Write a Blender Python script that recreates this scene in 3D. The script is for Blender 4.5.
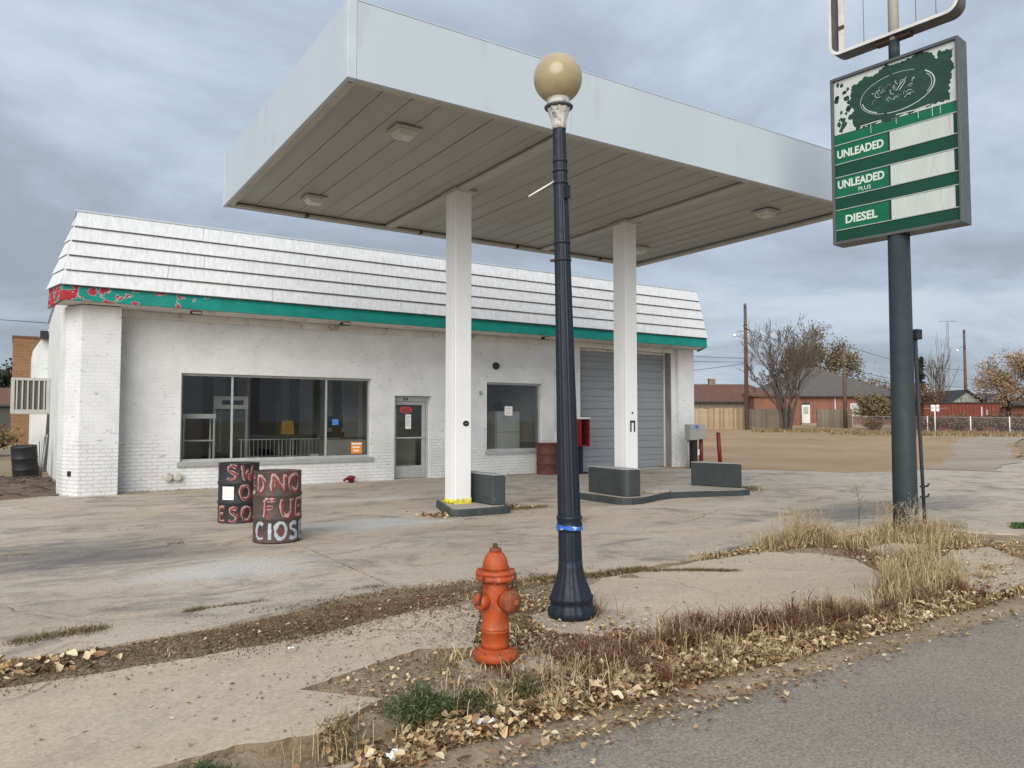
import bpy, math, random
from mathutils import Vector, Matrix, noise
R = math.radians
PI = math.pi
random.seed(7)
for o in list(bpy.data.objects):
    bpy.data.objects.remove(o)
S = bpy.context.scene
COL = S.collection

# ------------------------------------------------------------------ camera
cam = bpy.data.cameras.new('camera')
cam.sensor_width = 36.0
cam.lens = 760 / 1024 * 36
cam.clip_end = 5000
co = bpy.data.objects.new('camera', cam)
COL.objects.link(co)
H = 1.52
YAW, PITCH = R(33.0), math.atan(36.5 / 760)
co.location = (0, 0, H)
co.rotation_euler = (PI / 2 + PITCH, 0, -YAW)
S.camera = co

# ------------------------------------------------------------------ sky (overcast) and sun
SUN_EL, SUN_AZ = R(27), math.atan2(-0.68, -0.73)      # azimuth as direction in x,y towards the sun: (-0.68,-0.73)
world = bpy.data.worlds.new('World')
S.world = world
world.use_nodes = True
wt = world.node_tree
wt.nodes.clear()


def wn(t, **k):
    n = wt.nodes.new(t)
    for a, b in k.items():
        setattr(n, a, b)
    return n


def wmath(op, a, b=None, clamp=False):
    n = wn('ShaderNodeMath', operation=op, use_clamp=clamp)
    for i, v in enumerate((a, b)):
        if v is None:
            continue
        if isinstance(v, (int, float)):
            n.inputs[i].default_value = v
        else:
            wt.links.new(v, n.inputs[i])
    return n.outputs[0]


tc = wn('ShaderNodeTexCoord')
sep = wn('ShaderNodeSeparateXYZ')
wt.links.new(tc.outputs['Generated'], sep.inputs[0])
zz = wmath('MAXIMUM', sep.outputs['Z'], 0.0)
den = wmath('ADD', zz, 0.16)
cmb = wn('ShaderNodeCombineXYZ')
wt.links.new(wmath('DIVIDE', sep.outputs['X'], den), cmb.inputs[0])
wt.links.new(wmath('DIVIDE', sep.outputs['Y'], den), cmb.inputs[1])
n1 = wn('ShaderNodeTexNoise')
n1.inputs['Scale'].default_value = 0.75
n1.inputs['Detail'].default_value = 7
n1.inputs['Roughness'].default_value = 0.60
n1.inputs['Distortion'].default_value = 0.35
off = wn('ShaderNodeVectorMath', operation='ADD')
off.inputs[1].default_value = (18.5, 9.5, 3.0)
wt.links.new(cmb.outputs[0], off.inputs[0])
wt.links.new(off.outputs[0], n1.inputs['Vector'])
ramp = wn('ShaderNodeValToRGB')
cr = ramp.color_ramp
cr.interpolation = 'B_SPLINE'
cr.elements[0].position = 0.38
cr.elements[0].color = (0.133, 0.150, 0.176, 1)
cr.elements[1].position = 0.64
cr.elements[1].color = (0.248, 0.282, 0.325, 1)
e = cr.elements.new(0.5)
e.color = (0.167, 0.199, 0.243, 1)
wt.links.new(n1.outputs['Fac'], ramp.inputs[0])
# overcast luminance: darker towards the horizon, brightest overhead
lum = wmath('ADD', wmath('MULTIPLY', zz, 0.50), 0.90)
mul = wn('ShaderNodeMixRGB', blend_type='MULTIPLY')
mul.inputs[0].default_value = 1
wt.links.new(ramp.outputs[0], mul.inputs[1])
wt.links.new(lum, mul.inputs[2])
bg1 = wn('ShaderNodeBackground')
wt.links.new(mul.outputs[0], bg1.inputs[0])
bg1.inputs[1].default_value = 1.0
sky = wn('ShaderNodeTexSky', sky_type='NISHITA')
sky.sun_disc = False
sky.sun_elevation = SUN_EL
sky.sun_rotation = math.atan2(-0.68, -0.73)
bg2 = wn('ShaderNodeBackground')
wt.links.new(sky.outputs[0], bg2.inputs[0])
bg2.inputs[1].default_value = 0.05
mixw = wn('ShaderNodeMixShader')
mixw.inputs[0].default_value = 0.06
wt.links.new(bg1.outputs[0], mixw.inputs[1])
wt.links.new(bg2.outputs[0], mixw.inputs[2])
wo = wn('ShaderNodeOutputWorld')
wt.links.new(mixw.outputs[0], wo.inputs[0])

sl = bpy.data.lights.new('sun', 'SUN')
sl.energy = 1.5
sl.angle = R(55)
sl.color = (1.0, 0.95, 0.88)
so = bpy.data.objects.new('sun', sl)
COL.objects.link(so)
sd = Vector((-0.68 * math.cos(SUN_EL), -0.73 * math.cos(SUN_EL), math.sin(SUN_EL)))
so.rotation_euler = sd.to_track_quat('Z', 'Y').to_euler()
so.location = (-20, -15, 30)
S.view_settings.view_transform = 'Standard'
S.view_settings.look = 'None'
S.view_settings.gamma = 1
S.view_settings.use_curve_mapping = False
S.view_settings.exposure = 1.36
S.render.resolution_x, S.render.resolution_y = 1024, 768
S.render.engine = 'CYCLES'

# ------------------------------------------------------------------ helpers: meshes
FW = Vector((math.sin(YAW) * math.cos(PITCH), math.cos(YAW) * math.cos(PITCH), math.sin(PITCH)))
RT = Vector((math.cos(YAW), -math.sin(YAW), 0))
F2 = Vector((math.sin(YAW), math.cos(YAW), 0))


def gz(x, y):
    """height of the far terrain: level round the station, rising gently beyond"""
    d = x * F2.x + y * F2.y - 32
    if d <= 0:
        return 0.0
    d = min(d, 90)
    return 0.021 * d * min(1, d / 12)


def far(u, D, dz=0.0):
    """ground point at picture column u and distance D ahead"""
    p = F2 * D + RT * ((u - 512) / 760 * D)
    return Vector((p.x, p.y, gz(p.x, p.y) + dz))


class MB:
    def __init__(s):
        s.v, s.f, s.m, s.sm = [], [], [], []

    def face(s, idx, m=0, smooth=False):
        s.f.append(tuple(idx)); s.m.append(m); s.sm.append(smooth)

    def quad(s, a, b, c, d, m=0, smooth=False):
        i = len(s.v)
        s.v += [tuple(a), tuple(b), tuple(c), tuple(d)]
        s.face((i, i + 1, i + 2, i + 3), m, smooth)

    def box(s, x0, x1, y0, y1, z0, z1, m=0):
        i = len(s.v)
        s.v += [(x0, y0, z0), (x1, y0, z0), (x1, y1, z0), (x0, y1, z0), (x0, y0, z1), (x1, y0, z1), (x1, y1, z1), (x0, y1, z1)]
        for q in ((0, 3, 2, 1), (4, 5, 6, 7), (0, 1, 5, 4), (1, 2, 6, 5), (2, 3, 7, 6), (3, 0, 4, 7)):
            s.face([i + k for k in q], m)
        return s

    def prism(s, pts, z0, z1, m=0, top=None, side=None):
        """vertical prism over a counter-clockwise outline"""
        n = len(pts); i = len(s.v)
        s.v += [(p[0], p[1], z0) for p in pts]
        tp = top or pts
        s.v += [(p[0], p[1], z1 if len(p) < 3 else p[2]) for p in tp]
        s.face([i + n - 1 - k for k in range(n)], m)
        s.face([i + n + k for k in range(n)], m)
        for k in range(n):
            j = (k + 1) % n
            s.face((i + k, i + j, i + n + j, i + n + k), m if side is None else side)
        return s

    def lathe(s, prof, n=24, c=(0, 0, 0), m=0, smooth=True, caps=True, flute=None):
        """profile of (r, z) revolved about z; flute=(count, depth) grooves it"""
        i = len(s.v)
        for (r, z) in prof:
            for k in range(n):
                a = 2 * PI * k / n
                rr = r
                if flute:
                    rr = r * (1 - flute[1] * (0.5 + 0.5 * math.cos(flute[0] * a)))
                s.v.append((c[0] + rr * math.cos(a), c[1] + rr * math.sin(a), c[2] + z))
        for q in range(len(prof) - 1):
            for k in range(n):
                k2 = (k + 1) % n
                s.face((i + q * n + k, i + q * n + k2, i + (q + 1) * n + k2, i + (q + 1) * n + k), m, smooth)
        if caps:
            s.face([i + n - 1 - k for k in range(n)], m)
            t = i + (len(prof) - 1) * n
            s.face([t + k for k in range(n)], m)
        return s

    def tube(s, pts, rad, n=8, m=0, smooth=True, caps=True):
        pts = [Vector(p) for p in pts]
        if isinstance(rad, (int, float)):
            rad = [rad] * len(pts)
        i = len(s.v)
        prev = None
        for q, p in enumerate(pts):
            if q == 0:
                t = pts[1] - p
            elif q == len(pts) - 1:
                t = p - pts[q - 1]
            else:
                t = pts[q + 1] - pts[q - 1]
            t.normalize()
            if prev is None:
                a = Vector((0, 0, 1)) if abs(t.z) < 0.9 else Vector((1, 0, 0))
                u = t.cross(a).normalized()
            else:
                u = (prev - t * prev.dot(t))
                u = u.normalized() if u.length > 1e-6 else t.orthogonal().normalized()
            prev = u
            w = t.cross(u)
            for k in range(n):
                a = 2 * PI * k / n
                s.v.append(tuple(p + (u * math.cos(a) + w * math.sin(a)) * rad[q]))
        for q in range(len(pts) - 1):
            for k in range(n):
                k2 = (k + 1) % n
                s.face((i + q * n + k, i + q * n + k2, i + (q + 1) * n + k2, i + (q + 1) * n + k), m, smooth)
        if caps:
            s.face([i + n - 1 - k for k in range(n)], m)
            t = i + (len(pts) - 1) * n
            s.face([t + k for k in range(n)], m)
        return s

    def bar(s, a, b, w, h, m=0):
        """rectangular bar from a to b, w wide (horizontally) and h deep"""
        a, b = Vector(a), Vector(b)
        t = (b - a).normalized()
        up = Vector((0, 0, 1)) if abs(t.z) < 0.95 else Vector((0, 1, 0))
        u = t.cross(up).normalized() * (w / 2)
        v = u.cross(t).normalized() * (h / 2)
        i = len(s.v)
        for p in (a, b):
            for q in (-u - v, u - v, u + v, -u + v):
                s.v.append(tuple(p + q))
        for q in ((3, 2, 1, 0), (4, 5, 6, 7), (0, 1, 5, 4), (1, 2, 6, 5), (2, 3, 7, 6), (3, 0, 4, 7)):
            s.face([i + k for k in q], m)
        return s

    def mesh(s, name, mats):
        me = bpy.data.meshes.new(name)
        me.from_pydata(s.v, [], s.f)
        if not isinstance(mats, (list, tuple)):
            mats = [mats]
        for mm in mats:
            me.materials.append(mm)
        me.polygons.foreach_set('material_index', s.m)
        me.polygons.foreach_set('use_smooth', s.sm)
        me.update()
        return me

    def build(s, name, mats, parent=None, bev=0.0, seg=2, loc=None, rot=None):
        o = bpy.data.objects.new(name, s.mesh(name, mats))
        COL.objects.link(o)
        if parent is not None:
            o.parent = parent
        if loc:
            o.location = loc
        if rot:
            o.rotation_euler = rot
        if bev:
            b = o.modifiers.new('bevel', 'BEVEL')
            b.width = bev; b.segments = seg; b.limit_method = 'ANGLE'; b.angle_limit = R(40)
        return o


def B(*a):
    return MB().box(*a)


def tag(o, label=None, cat=None, group=None, kind=None):
    if label: o['label'] = label
    if cat: o['category'] = cat
    if group: o['group'] = group
    if kind: o['kind'] = kind
    return o


def thing(name, label, cat, loc=(0, 0, 0), rz=0.0, group=None):
    o = bpy.data.objects.new(name, None)
    COL.objects.link(o)
    o.location = loc
    o.rotation_euler = (0, 0, rz)
    o.empty_display_size = 0.2
    return tag(o, label, cat, group)


def share(src, name, parent, loc=None, rot=None, scale=None):
    """another object on the same mesh"""
    o = bpy.data.objects.new(name, src.data)
    COL.objects.link(o)
    o.parent = parent
    if loc: o.location = loc
    if rot: o.rotation_euler = rot
    if scale: o.scale = scale
    return o


def text(name, body, size, mat, parent, loc, rot=(PI / 2, 0, 0), depth=0.002, align='LEFT', sx=1.0, bold=0.0):
    c = bpy.data.curves.new(name, 'FONT')
    c.body = body
    c.size = size
    c.extrude = depth
    c.offset = bold
    c.align_x = align
    c.resolution_u = 4
    t = bpy.data.objects.new(name, c)
    COL.objects.link(t)
    dg = bpy.context.evaluated_depsgraph_get()
    me = bpy.data.meshes.new_from_object(t.evaluated_get(dg))
    bpy.data.objects.remove(t)
    me.materials.clear()
    me.materials.append(mat)
    o = bpy.data.objects.new(name, me)
    COL.objects.link(o)
    o.parent = parent
    o.location = loc
    o.rotation_euler = rot
    o.scale = (sx, 1, 1)
    return o


# ------------------------------------------------------------------ helpers: materials
class NT:
    def __init__(s, name):
        s.mat = bpy.data.materials.new(name)
        s.mat.use_nodes = True
        s.t = s.mat.node_tree
        s.b = s.t.nodes['Principled BSDF']
        s._pos = None

    def n(s, typ, **k):
        n = s.t.nodes.new(typ)
        for a, b in k.items():
            setattr(n, a, b)
        return n

    def link(s, a, b):
        s.t.links.new(a, b)

    def pos(s):
        if s._pos is None:
            s._pos = s.n('ShaderNodeNewGeometry').outputs['Position']
        return s._pos

    def obj(s):
        return s.n('ShaderNodeTexCoord').outputs['Object']

    def mapv(s, v, scale=(1, 1, 1), loc=(0, 0, 0), rot=(0, 0, 0)):
        m = s.n('ShaderNodeMapping')
        m.inputs['Scale'].default_value = scale
        m.inputs['Location'].default_value = loc
        m.inputs['Rotation'].default_value = rot
        s.link(v, m.inputs[0])
        return m.outputs[0]

    def noise(s, v, scale, detail=5, rough=0.55, dist=0.0):
        n = s.n('ShaderNodeTexNoise')
        n.inputs['Scale'].default_value = scale
        n.inputs['Detail'].default_value = detail
        n.inputs['Roughness'].default_value = rough
        n.inputs['Distortion'].default_value = dist
        s.link(v, n.inputs['Vector'])
        return n.outputs['Fac']

    def ramp(s, f, lo, hi, c0=(0, 0, 0), c1=(1, 1, 1), interp='LINEAR'):
        r = s.n('ShaderNodeValToRGB')
        r.color_ramp.interpolation = interp
        r.color_ramp.elements[0].position = lo
        r.color_ramp.elements[1].position = hi
        r.color_ramp.elements[0].color = (*c0, 1)
        r.color_ramp.elements[1].color = (*c1, 1)
        s.link(f, r.inputs[0])
        return r.outputs[0]

    def val(s, x, sock):
        if isinstance(x, (int, float)):
            sock.default_value = x
        elif isinstance(x, (tuple, list)):
            sock.default_value = (*x, 1) if len(x) == 3 else x
        else:
            s.link(x, sock)

    def mix(s, f, a, b, mode='MIX'):
        m = s.n('ShaderNodeMixRGB', blend_type=mode)
        s.val(f, m.inputs[0]); s.val(a, m.inputs[1]); s.val(b, m.inputs[2])
        return m.outputs[0]

    def math(s, op, a, b=0.0, clamp=False):
        m = s.n('ShaderNodeMath', operation=op, use_clamp=clamp)
        s.val(a, m.inputs[0]); s.val(b, m.inputs[1])
        return m.outputs[0]

    def bump(s, h, strength=0.3, dist=0.01, prev=None):
        b = s.n('ShaderNodeBump')
        b.inputs['Strength'].default_value = strength
        b.inputs['Distance'].default_value = dist
        s.link(h, b.inputs['Height'])
        if prev is not None:
            s.link(prev, b.inputs['Normal'])
        s.link(b.outputs[0], s.b.inputs['Normal'])
        return b.outputs[0]

    def done(s, col, rough=0.8, metal=0.0, spec=0.35):
        s.val(col, s.b.inputs['Base Color'])
        s.val(rough, s.b.inputs['Roughness'])
        s.b.inputs['Metallic'].default_value = metal
        s.b.inputs['Specular IOR Level'].default_value = spec
        return s.mat


def plain(name, col, rough=0.7, var=0.18, scale=6.0, bump=0.15, bscale=80.0, metal=0.0, spec=0.35, dirt=None, world=False, stretch=(1, 1, 1)):
    """painted or raw surface with mottled tone, fine relief and optional dirt (colour, amount 0..1, scale)"""
    t = NT(name)
    v = t.pos() if world else t.obj()
    if stretch != (1, 1, 1):
        v = t.mapv(v, stretch)
    a = t.noise(v, scale, 6, 0.6)
    lo = tuple(c * (1 - var) for c in col)
    hi = tuple(min(1, c * (1 + var)) for c in col)
    c = t.ramp(a, 0.3, 0.7, lo, hi)
    if dirt:
        d = t.noise(v, dirt[2], 8, 0.68, 0.3)
        th = 0.72 - 0.45 * dirt[1]
        c = t.mix(t.ramp(d, th, th + 0.10), c, dirt[0])
    if bump:
        t.bump(t.noise(v, bscale, 4), bump, 0.01)
    r = t.ramp(t.noise(v, scale * 2.3, 3), 0.3, 0.7, (max(0, rough - .1),) * 3, (min(1, rough + .1),) * 3)
    return t.done(c, r, metal, spec)


M = {}
M['white_metal'] = plain('white enamelled metal', (0.455, 0.515, 0.56), 0.45, 0.03, 0.9, 0.02, 30, dirt=((0.42, 0.45, 0.46), 0.25, 1.4), world=True, stretch=(1, 1, .3))
M['white_trim'] = plain('white trim metal', (0.48, 0.54, 0.58), 0.5, 0.05, 3, 0.03, 40)
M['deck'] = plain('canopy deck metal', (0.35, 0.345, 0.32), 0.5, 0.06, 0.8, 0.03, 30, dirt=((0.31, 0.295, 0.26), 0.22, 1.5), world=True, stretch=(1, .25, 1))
M['gutter'] = plain('stained white gutter', (0.44, 0.42, 0.37), 0.6, 0.12, 3, 0.1, 40, dirt=((0.26, 0.21, 0.15), 0.3, 5), world=True)
M['beam'] = plain('painted steel beam', (0.42, 0.41, 0.38), 0.5, 0.06, 2, 0.04, 50, dirt=((0.3, 0.24, 0.18), 0.15, 4))
M['dark_seam'] = plain('dark seam', (0.06, 0.055, 0.05), 0.8)
M['column'] = plain('white painted steel column', (0.76, 0.77, 0.77), 0.4, 0.03, 1.5, 0.03, 40, dirt=((0.55, 0.53, 0.48), 0.1, 4), world=True)
M['alu'] = plain('dull aluminium', (0.44, 0.45, 0.44), 0.42, 0.12, 7, 0.05, 90, metal=0.35)
M['black'] = plain('black paint', (0.02, 0.021, 0.023), 0.5)
M['rubber'] = plain('black rubber', (0.03, 0.03, 0.032), 0.75)
M['island_paint'] = plain('dark grey island paint', (0.043, 0.051, 0.053), 0.55, 0.15, 4, 0.08, 50, dirt=((0.16, 0.15, 0.14), 0.2, 6), world=True)
M['lens'] = plain('dull lamp lens', (0.55, 0.54, 0.48), 0.25)
M['red_box'] = plain('faded red paint', (0.17, 0.012, 0.016), 0.45, 0.2, 6)
M['red_dark'] = plain('dark red inside', (0.06, 0.008, 0.010), 0.6)
M['grey_box'] = plain('grey steel box', (0.30, 0.31, 0.30), 0.5, 0.1, 6, 0.05)
M['navy'] = plain('dark blue iron paint', (0.011, 0.0165, 0.027), 0.5, 0.18, 9, 0.12, 70, dirt=((0.07, 0.075, 0.08), 0.12, 10))
M['green_grey'] = plain('dark green grey pole paint', (0.026, 0.036, 0.041), 0.68, 0.14, 3, 0.1, 60, dirt=((0.07, 0.08, 0.08), 0.14, 5))
M['white_plain'] = plain('white plastic', (0.75, 0.75, 0.73), 0.4, 0.04)
M['paper'] = plain('white paper', (0.78, 0.78, 0.76), 0.8, 0.03)
M['orange_paper'] = plain('orange printed card', (0.78, 0.25, 0.03), 0.6, 0.1)
M['yellow_tape'] = plain('yellow tape', (0.75, 0.66, 0.03), 0.35, 0.1)
M['blue_tape'] = plain('blue tape', (0.03, 0.13, 0.50), 0.35, 0.25, 14, dirt=((0.6, 0.65, 0.75), 0.35, 22))
M['iron'] = plain('rusty iron', (0.09, 0.05, 0.035), 0.8, 0.3, 20)
M['interior_wall'] = plain('interior plaster', (0.72, 0.70, 0.65), 0.9, 0.12, 1.0)
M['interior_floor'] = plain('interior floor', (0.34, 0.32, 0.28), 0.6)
M['interior_dark'] = plain('dark interior furniture', (0.05, 0.048, 0.045), 0.6)
M['wood_counter'] = plain('counter laminate', (0.16, 0.12, 0.10), 0.5)
M['yellow_plastic'] = plain('ochre plastic', (0.50, 0.25, 0.03), 0.5)


def mk_glass():
    t = NT('window glass')
    nodes = t.t.nodes
    nodes.remove(t.b)
    tr = t.n('ShaderNodeBsdfTransparent'); tr.inputs[0].default_value = (0.93, 0.95, 0.94, 1)
    gl = t.n('ShaderNodeBsdfGlossy'); gl.inputs['Roughness'].default_value = 0.02
    fr = t.n('ShaderNodeFresnel'); fr.inputs[0].default_value = 1.5
    mx = t.n('ShaderNodeMixShader')
    t.link(fr.outputs[0], mx.inputs[0]); t.link(tr.outputs[0], mx.inputs[1]); t.link(gl.outputs[0], mx.inputs[2])
    t.link(mx.outputs[0], nodes['Material Output'].inputs[0])
    return t.mat


M['glass'] = mk_glass()


def mk_emit(name, col, st):
    t = NT(name)
    t.b.inputs['Base Color'].default_value = (*col, 1)
    t.b.inputs['Emission Color'].default_value = (*col, 1)
    t.b.inputs['Emission Strength'].default_value = st
    return t.mat


M['screen'] = mk_emit('blue lit screen', (0.08, 0.28, 0.75), 0.22)
M['neon'] = mk_emit('red lit sign', (0.75, 0.03, 0.04), 0.18)


def mk_wall():
    """white painted brick: courses show on the lower part, smeared over above, chips near the ground"""
    t = NT('white painted brick')
    p = t.pos()
    sp = t.n('ShaderNodeSeparateXYZ'); t.link(p, sp.inputs[0])
    cb = t.n('ShaderNodeCombineXYZ')
    t.link(t.math('ADD', sp.outputs['X'], sp.outputs['Y']), cb.inputs[0]); t.link(sp.outputs['Z'], cb.inputs[1])
    br = t.n('ShaderNodeTexBrick')
    br.inputs['Scale'].default_value = 1.0
    br.inputs['Brick Width'].default_value = 0.22
    br.inputs['Row Height'].default_value = 0.078
    br.inputs['Mortar Size'].default_value = 0.011
    br.inputs['Mortar Smooth'].default_value = 0.5
    br.inputs['Color1'].default_value = (1, 1, 1, 1); br.inputs['Color2'].default_value = (0.82, 0.82, 0.82, 1); br.inputs['Mortar'].default_value = (0, 0, 0, 1)
    t.link(cb.outputs[0], br.inputs['Vector'])
    smear = t.noise(p, 0.9, 5, 0.6)
    hgt = t.math('ADD', t.math('MULTIPLY', sp.outputs['Z'], 0.55), t.math('MULTIPLY', smear, 0.9))
    low = t.ramp(hgt, 0.95, 1.45, (1, 1, 1), (0.17, 0.17, 0.17))
    rough_n = t.noise(p, 26, 6, 0.65)
    brk = t.mix(low, (0.6, 0.6, 0.6), br.outputs['Color'])
    nb = t.bump(rough_n, 0.6, 0.016)
    t.bump(brk, 0.8, 0.014, nb)
    base = t.ramp(t.noise(p, 1.6, 7, 0.6), 0.3, 0.72, (0.57, 0.58, 0.58), (0.71, 0.72, 0.72))
    base = t.mix(t.math('MULTIPLY', low, 0.16), base, (0.36, 0.34, 0.31), 'MIX') if False else base
    mort = t.math('MULTIPLY', t.math('SUBTRACT', 1.0, br.outputs['Fac']), 0.0)
    base = t.mix(t.math('MULTIPLY', t.math('MULTIPLY', br.outputs['Fac'], low), 0.22), base, (0.42, 0.40, 0.37))
    # grime and chips
    sc = t.noise(t.mapv(p, (3.2, 3.2, 7)), 1.6, 5, 0.65)
    base = t.mix(t.math('MULTIPLY', t.ramp(sc, 0.62, 0.68), 0.55), base, (0.26, 0.24, 0.22))
    chip_h = t.math('ADD', t.math('MULTIPLY', sp.outputs['Z'], -0.9), t.noise(t.mapv(p, (2, 2, 3)), 2.2, 6, 0.7))
    base = t.mix(t.math('MULTIPLY', t.ramp(chip_h, 0.53, 0.60), 0.65), base, (0.40, 0.24, 0.17))
    # runs under the eave
    run = t.noise(t.mapv(p, (6, 6, 0.35)), 1.0, 4, 0.6)
    base = t.mix(t.math('MULTIPLY', t.ramp(run, 0.60, 0.76), 0.12), base, (0.38, 0.36, 0.33))
    return t.done(base, 0.85, 0, 0.2)


M['wall'] = mk_wall()


def mk_shingle():
    t = NT('white painted shingle')
    p = t.pos()
    g = t.noise(t.mapv(p, (9, 9, 0.8)), 2.2, 5, 0.65)
    c = t.ramp(g, 0.3, 0.7, (0.545, 0.56, 0.575), (0.735, 0.745, 0.755))
    g2 = t.noise(t.mapv(p, (3.2, 3.2, 6)), 1.4, 6, 0.7)
    c = t.mix(t.math('MULTIPLY', t.ramp(g2, 0.66, 0.74), 0.4), c, (0.38, 0.35, 0.33))
    t.bump(g, 0.35, 0.01)
    return t.done(c, 0.7, 0, 0.25)


M['shingle'] = mk_shingle()


def mk_teal():
    t = NT('peeling teal paint')
    p = t.pos()
    sp = t.n('ShaderNodeSeparateXYZ'); t.link(p, sp.inputs[0])
    base = t.ramp(t.noise(p, 3, 6, 0.6), 0.3, 0.7, (0.003, 0.175, 0.145), (0.008, 0.25, 0.205))
    # worn to grey and to an older red coat, mostly at the left end
    fall = t.ramp(t.math('DIVIDE', sp.outputs['X'], 6.0), 0.08, 0.75, (0.30, 0.30, 0.30), (0, 0, 0))
    w = t.math('ADD', t.noise(t.mapv(p, (1, 1, 1.3)), 4.2, 4, 0.55), fall)
    base = t.mix(t.ramp(w, 0.735, 0.75), base, (0.35, 0.33, 0.33))
    base = t.mix(t.ramp(w, 0.765, 0.775), base, (0.33, 0.022, 0.035))
    sm = t.noise(p, 9, 6, 0.7)
    base = t.mix(t.math('MULTIPLY', t.ramp(sm, 0.66, 0.70), 0.55), base, (0.16, 0.22, 0.22))
    t.bump(w, 0.4, 0.01)
    return t.done(base, 0.6, 0, 0.3)


M['teal'] = mk_teal()


def mk_concrete(name, c0, c1, stain=1.0, tint=(0.43, 0.36, 0.29)):
    t = NT(name)
    p = t.pos()
    big = t.noise(t.mapv(p, (0.35, 0.8, 1)), 1.0, 7, 0.62, 0.6)
    c = t.ramp(big, 0.3, 0.7, c0, c1)
    warm = t.noise(t.mapv(p, (0.5, 0.9, 1), (7, 3, 0)), 0.8, 6, 0.6)
    c = t.mix(t.math('MULTIPLY', t.ramp(warm, 0.42, 0.68), 0.55), c, tint)
    if stain:
        # long dark drag stains and pale scuffs
        st = t.noise(t.mapv(p, (0.62, 1.0, 1), (1.3, 0.2, 0), (0, 0, .3)), 1.0, 9, 0.72, 1.5)
        c = t.mix(t.math('MULTIPLY', t.ramp(st, 0.50, 0.66), 0.72 * stain), c, (0.13, 0.122, 0.118))
        st2 = t.noise(t.mapv(p, (1.6, 2.0, 1), (9.3, 5.2, 0)), 1.0, 8, 0.7, 0.8)
        c = t.mix(t.math('MULTIPLY', t.ramp(st2, 0.55, 0.66), 0.5 * stain), c, (0.17, 0.145, 0.12))
        pale = t.noise(t.mapv(p, (0.9, 1.5, 1), (4.1, 8.2, 0)), 1.0, 8, 0.7, 1.0)
        c = t.mix(t.math('MULTIPLY', t.ramp(pale, 0.54, 0.66), 0.5 * stain), c, (0.50, 0.465, 0.415))
    if stain >= 1:
        for (cx, cy, rx, ry, colr, amt, sc_, ofs) in ((0.6, 9.9, 2.6, 1.9, (0.12, 0.115, 0.112), .75, (.9, 2.6, 1), 3.0), (4.5, 10.6, 1.9, 1.0, (0.47, 0.47, 0.455), .85, (.5, 1.5, 1), 5.0), (1.9, 8.2, 1.5, .9, (0.56, 0.545, 0.51), .7, (1.2, 2.8, 1), 7.0), (13, 7.6, 5.0, 1.3, (0.12, 0.12, 0.122), .7, (.4, 2.2, 1), 9.0), (5.8, 13.8, 2.0, .5, (.52, .51, .48), .7, (.6, 2, 1), 11.0)):
            e_ = t.mapv(p, (1 / rx, 1 / ry, 0), (-cx / rx, -cy / ry, 0))
            ln = t.n('ShaderNodeVectorMath', operation='LENGTH'); t.link(e_, ln.inputs[0])
            fall = t.math('SUBTRACT', 1.0, ln.outputs['Value'])
            k_ = t.math('ADD', t.math('MULTIPLY', fall, .55), t.noise(t.mapv(p, sc_, (ofs, ofs * 2, 0), (0, 0, .1)), 1.0, 9, .72, 1.3))
            c = t.mix(t.math('MULTIPLY', t.ramp(k_, .62, .92), amt), c, colr)
    sp = t.noise(p, 14, 6, 0.7)
    c = t.mix(t.math('MULTIPLY', t.ramp(sp, 0.56, 0.70), 0.40), c, (0.16, 0.135, 0.11))
    fine = t.noise(p, 42, 6, 0.8)
    c = t.mix(0.55, c, t.ramp(fine, 0.3, 0.7, (0.45, 0.45, 0.45), (1.5, 1.5, 1.5)), 'MULTIPLY')
    nb = t.bump(fine, 0.35, 0.006)
    t.bump(sp, 0.2, 0.01, nb)
    return t.done(c, 0.9, 0, 0.25)


M['apron'] = mk_concrete('weathered apron concrete', (0.36, 0.305, 0.24), (0.53, 0.455, 0.365), 1.0, (0.50, 0.39, 0.28))
M['sidewalk'] = mk_concrete('worn sidewalk concrete', (0.42, 0.34, 0.25), (0.55, 0.455, 0.345), 0.22, (0.52, 0.40, 0.285))
M['kerb_concrete'] = mk_concrete('old kerb concrete', (0.34, 0.28, 0.21), (0.48, 0.40, 0.31), 0.4, (0.45, 0.35, 0.25))
M['island_top'] = mk_concrete('island concrete', (0.34, 0.30, 0.25), (0.50, 0.45, 0.38), 0.6)


def mk_asphalt():
    t = NT('grey worn asphalt')
    p = t.pos()
    fine = t.noise(p, 60, 5, 0.85)
    c = t.ramp(fine, 0.34, 0.66, (0.13, 0.109, 0.088), (0.40, 0.345, 0.285))
    big = t.noise(p, 0.7, 6, 0.6, 0.5)
    c = t.mix(0.6, c, t.ramp(big, 0.3, 0.7, (0.78, 0.78, 0.78), (1.15, 1.14, 1.12)), 'MULTIPLY')
    vo = t.n('ShaderNodeTexVoronoi'); vo.inputs['Scale'].default_value = 75; t.link(p, vo.inputs['Vector'])
    c = t.mix(t.math('MULTIPLY', t.ramp(vo.outputs['Distance'], 0.08, 0.2, (1, 1, 1), (0, 0, 0)), 0.35), c, (0.40, 0.37, 0.34))
    nb = t.bump(fine, 0.5, 0.006)
    t.bump(vo.outputs['Distance'], 0.25, 0.004, nb)
    return t.done(c, 0.9, 0, 0.3)


M['asphalt'] = mk_asphalt()


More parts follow.
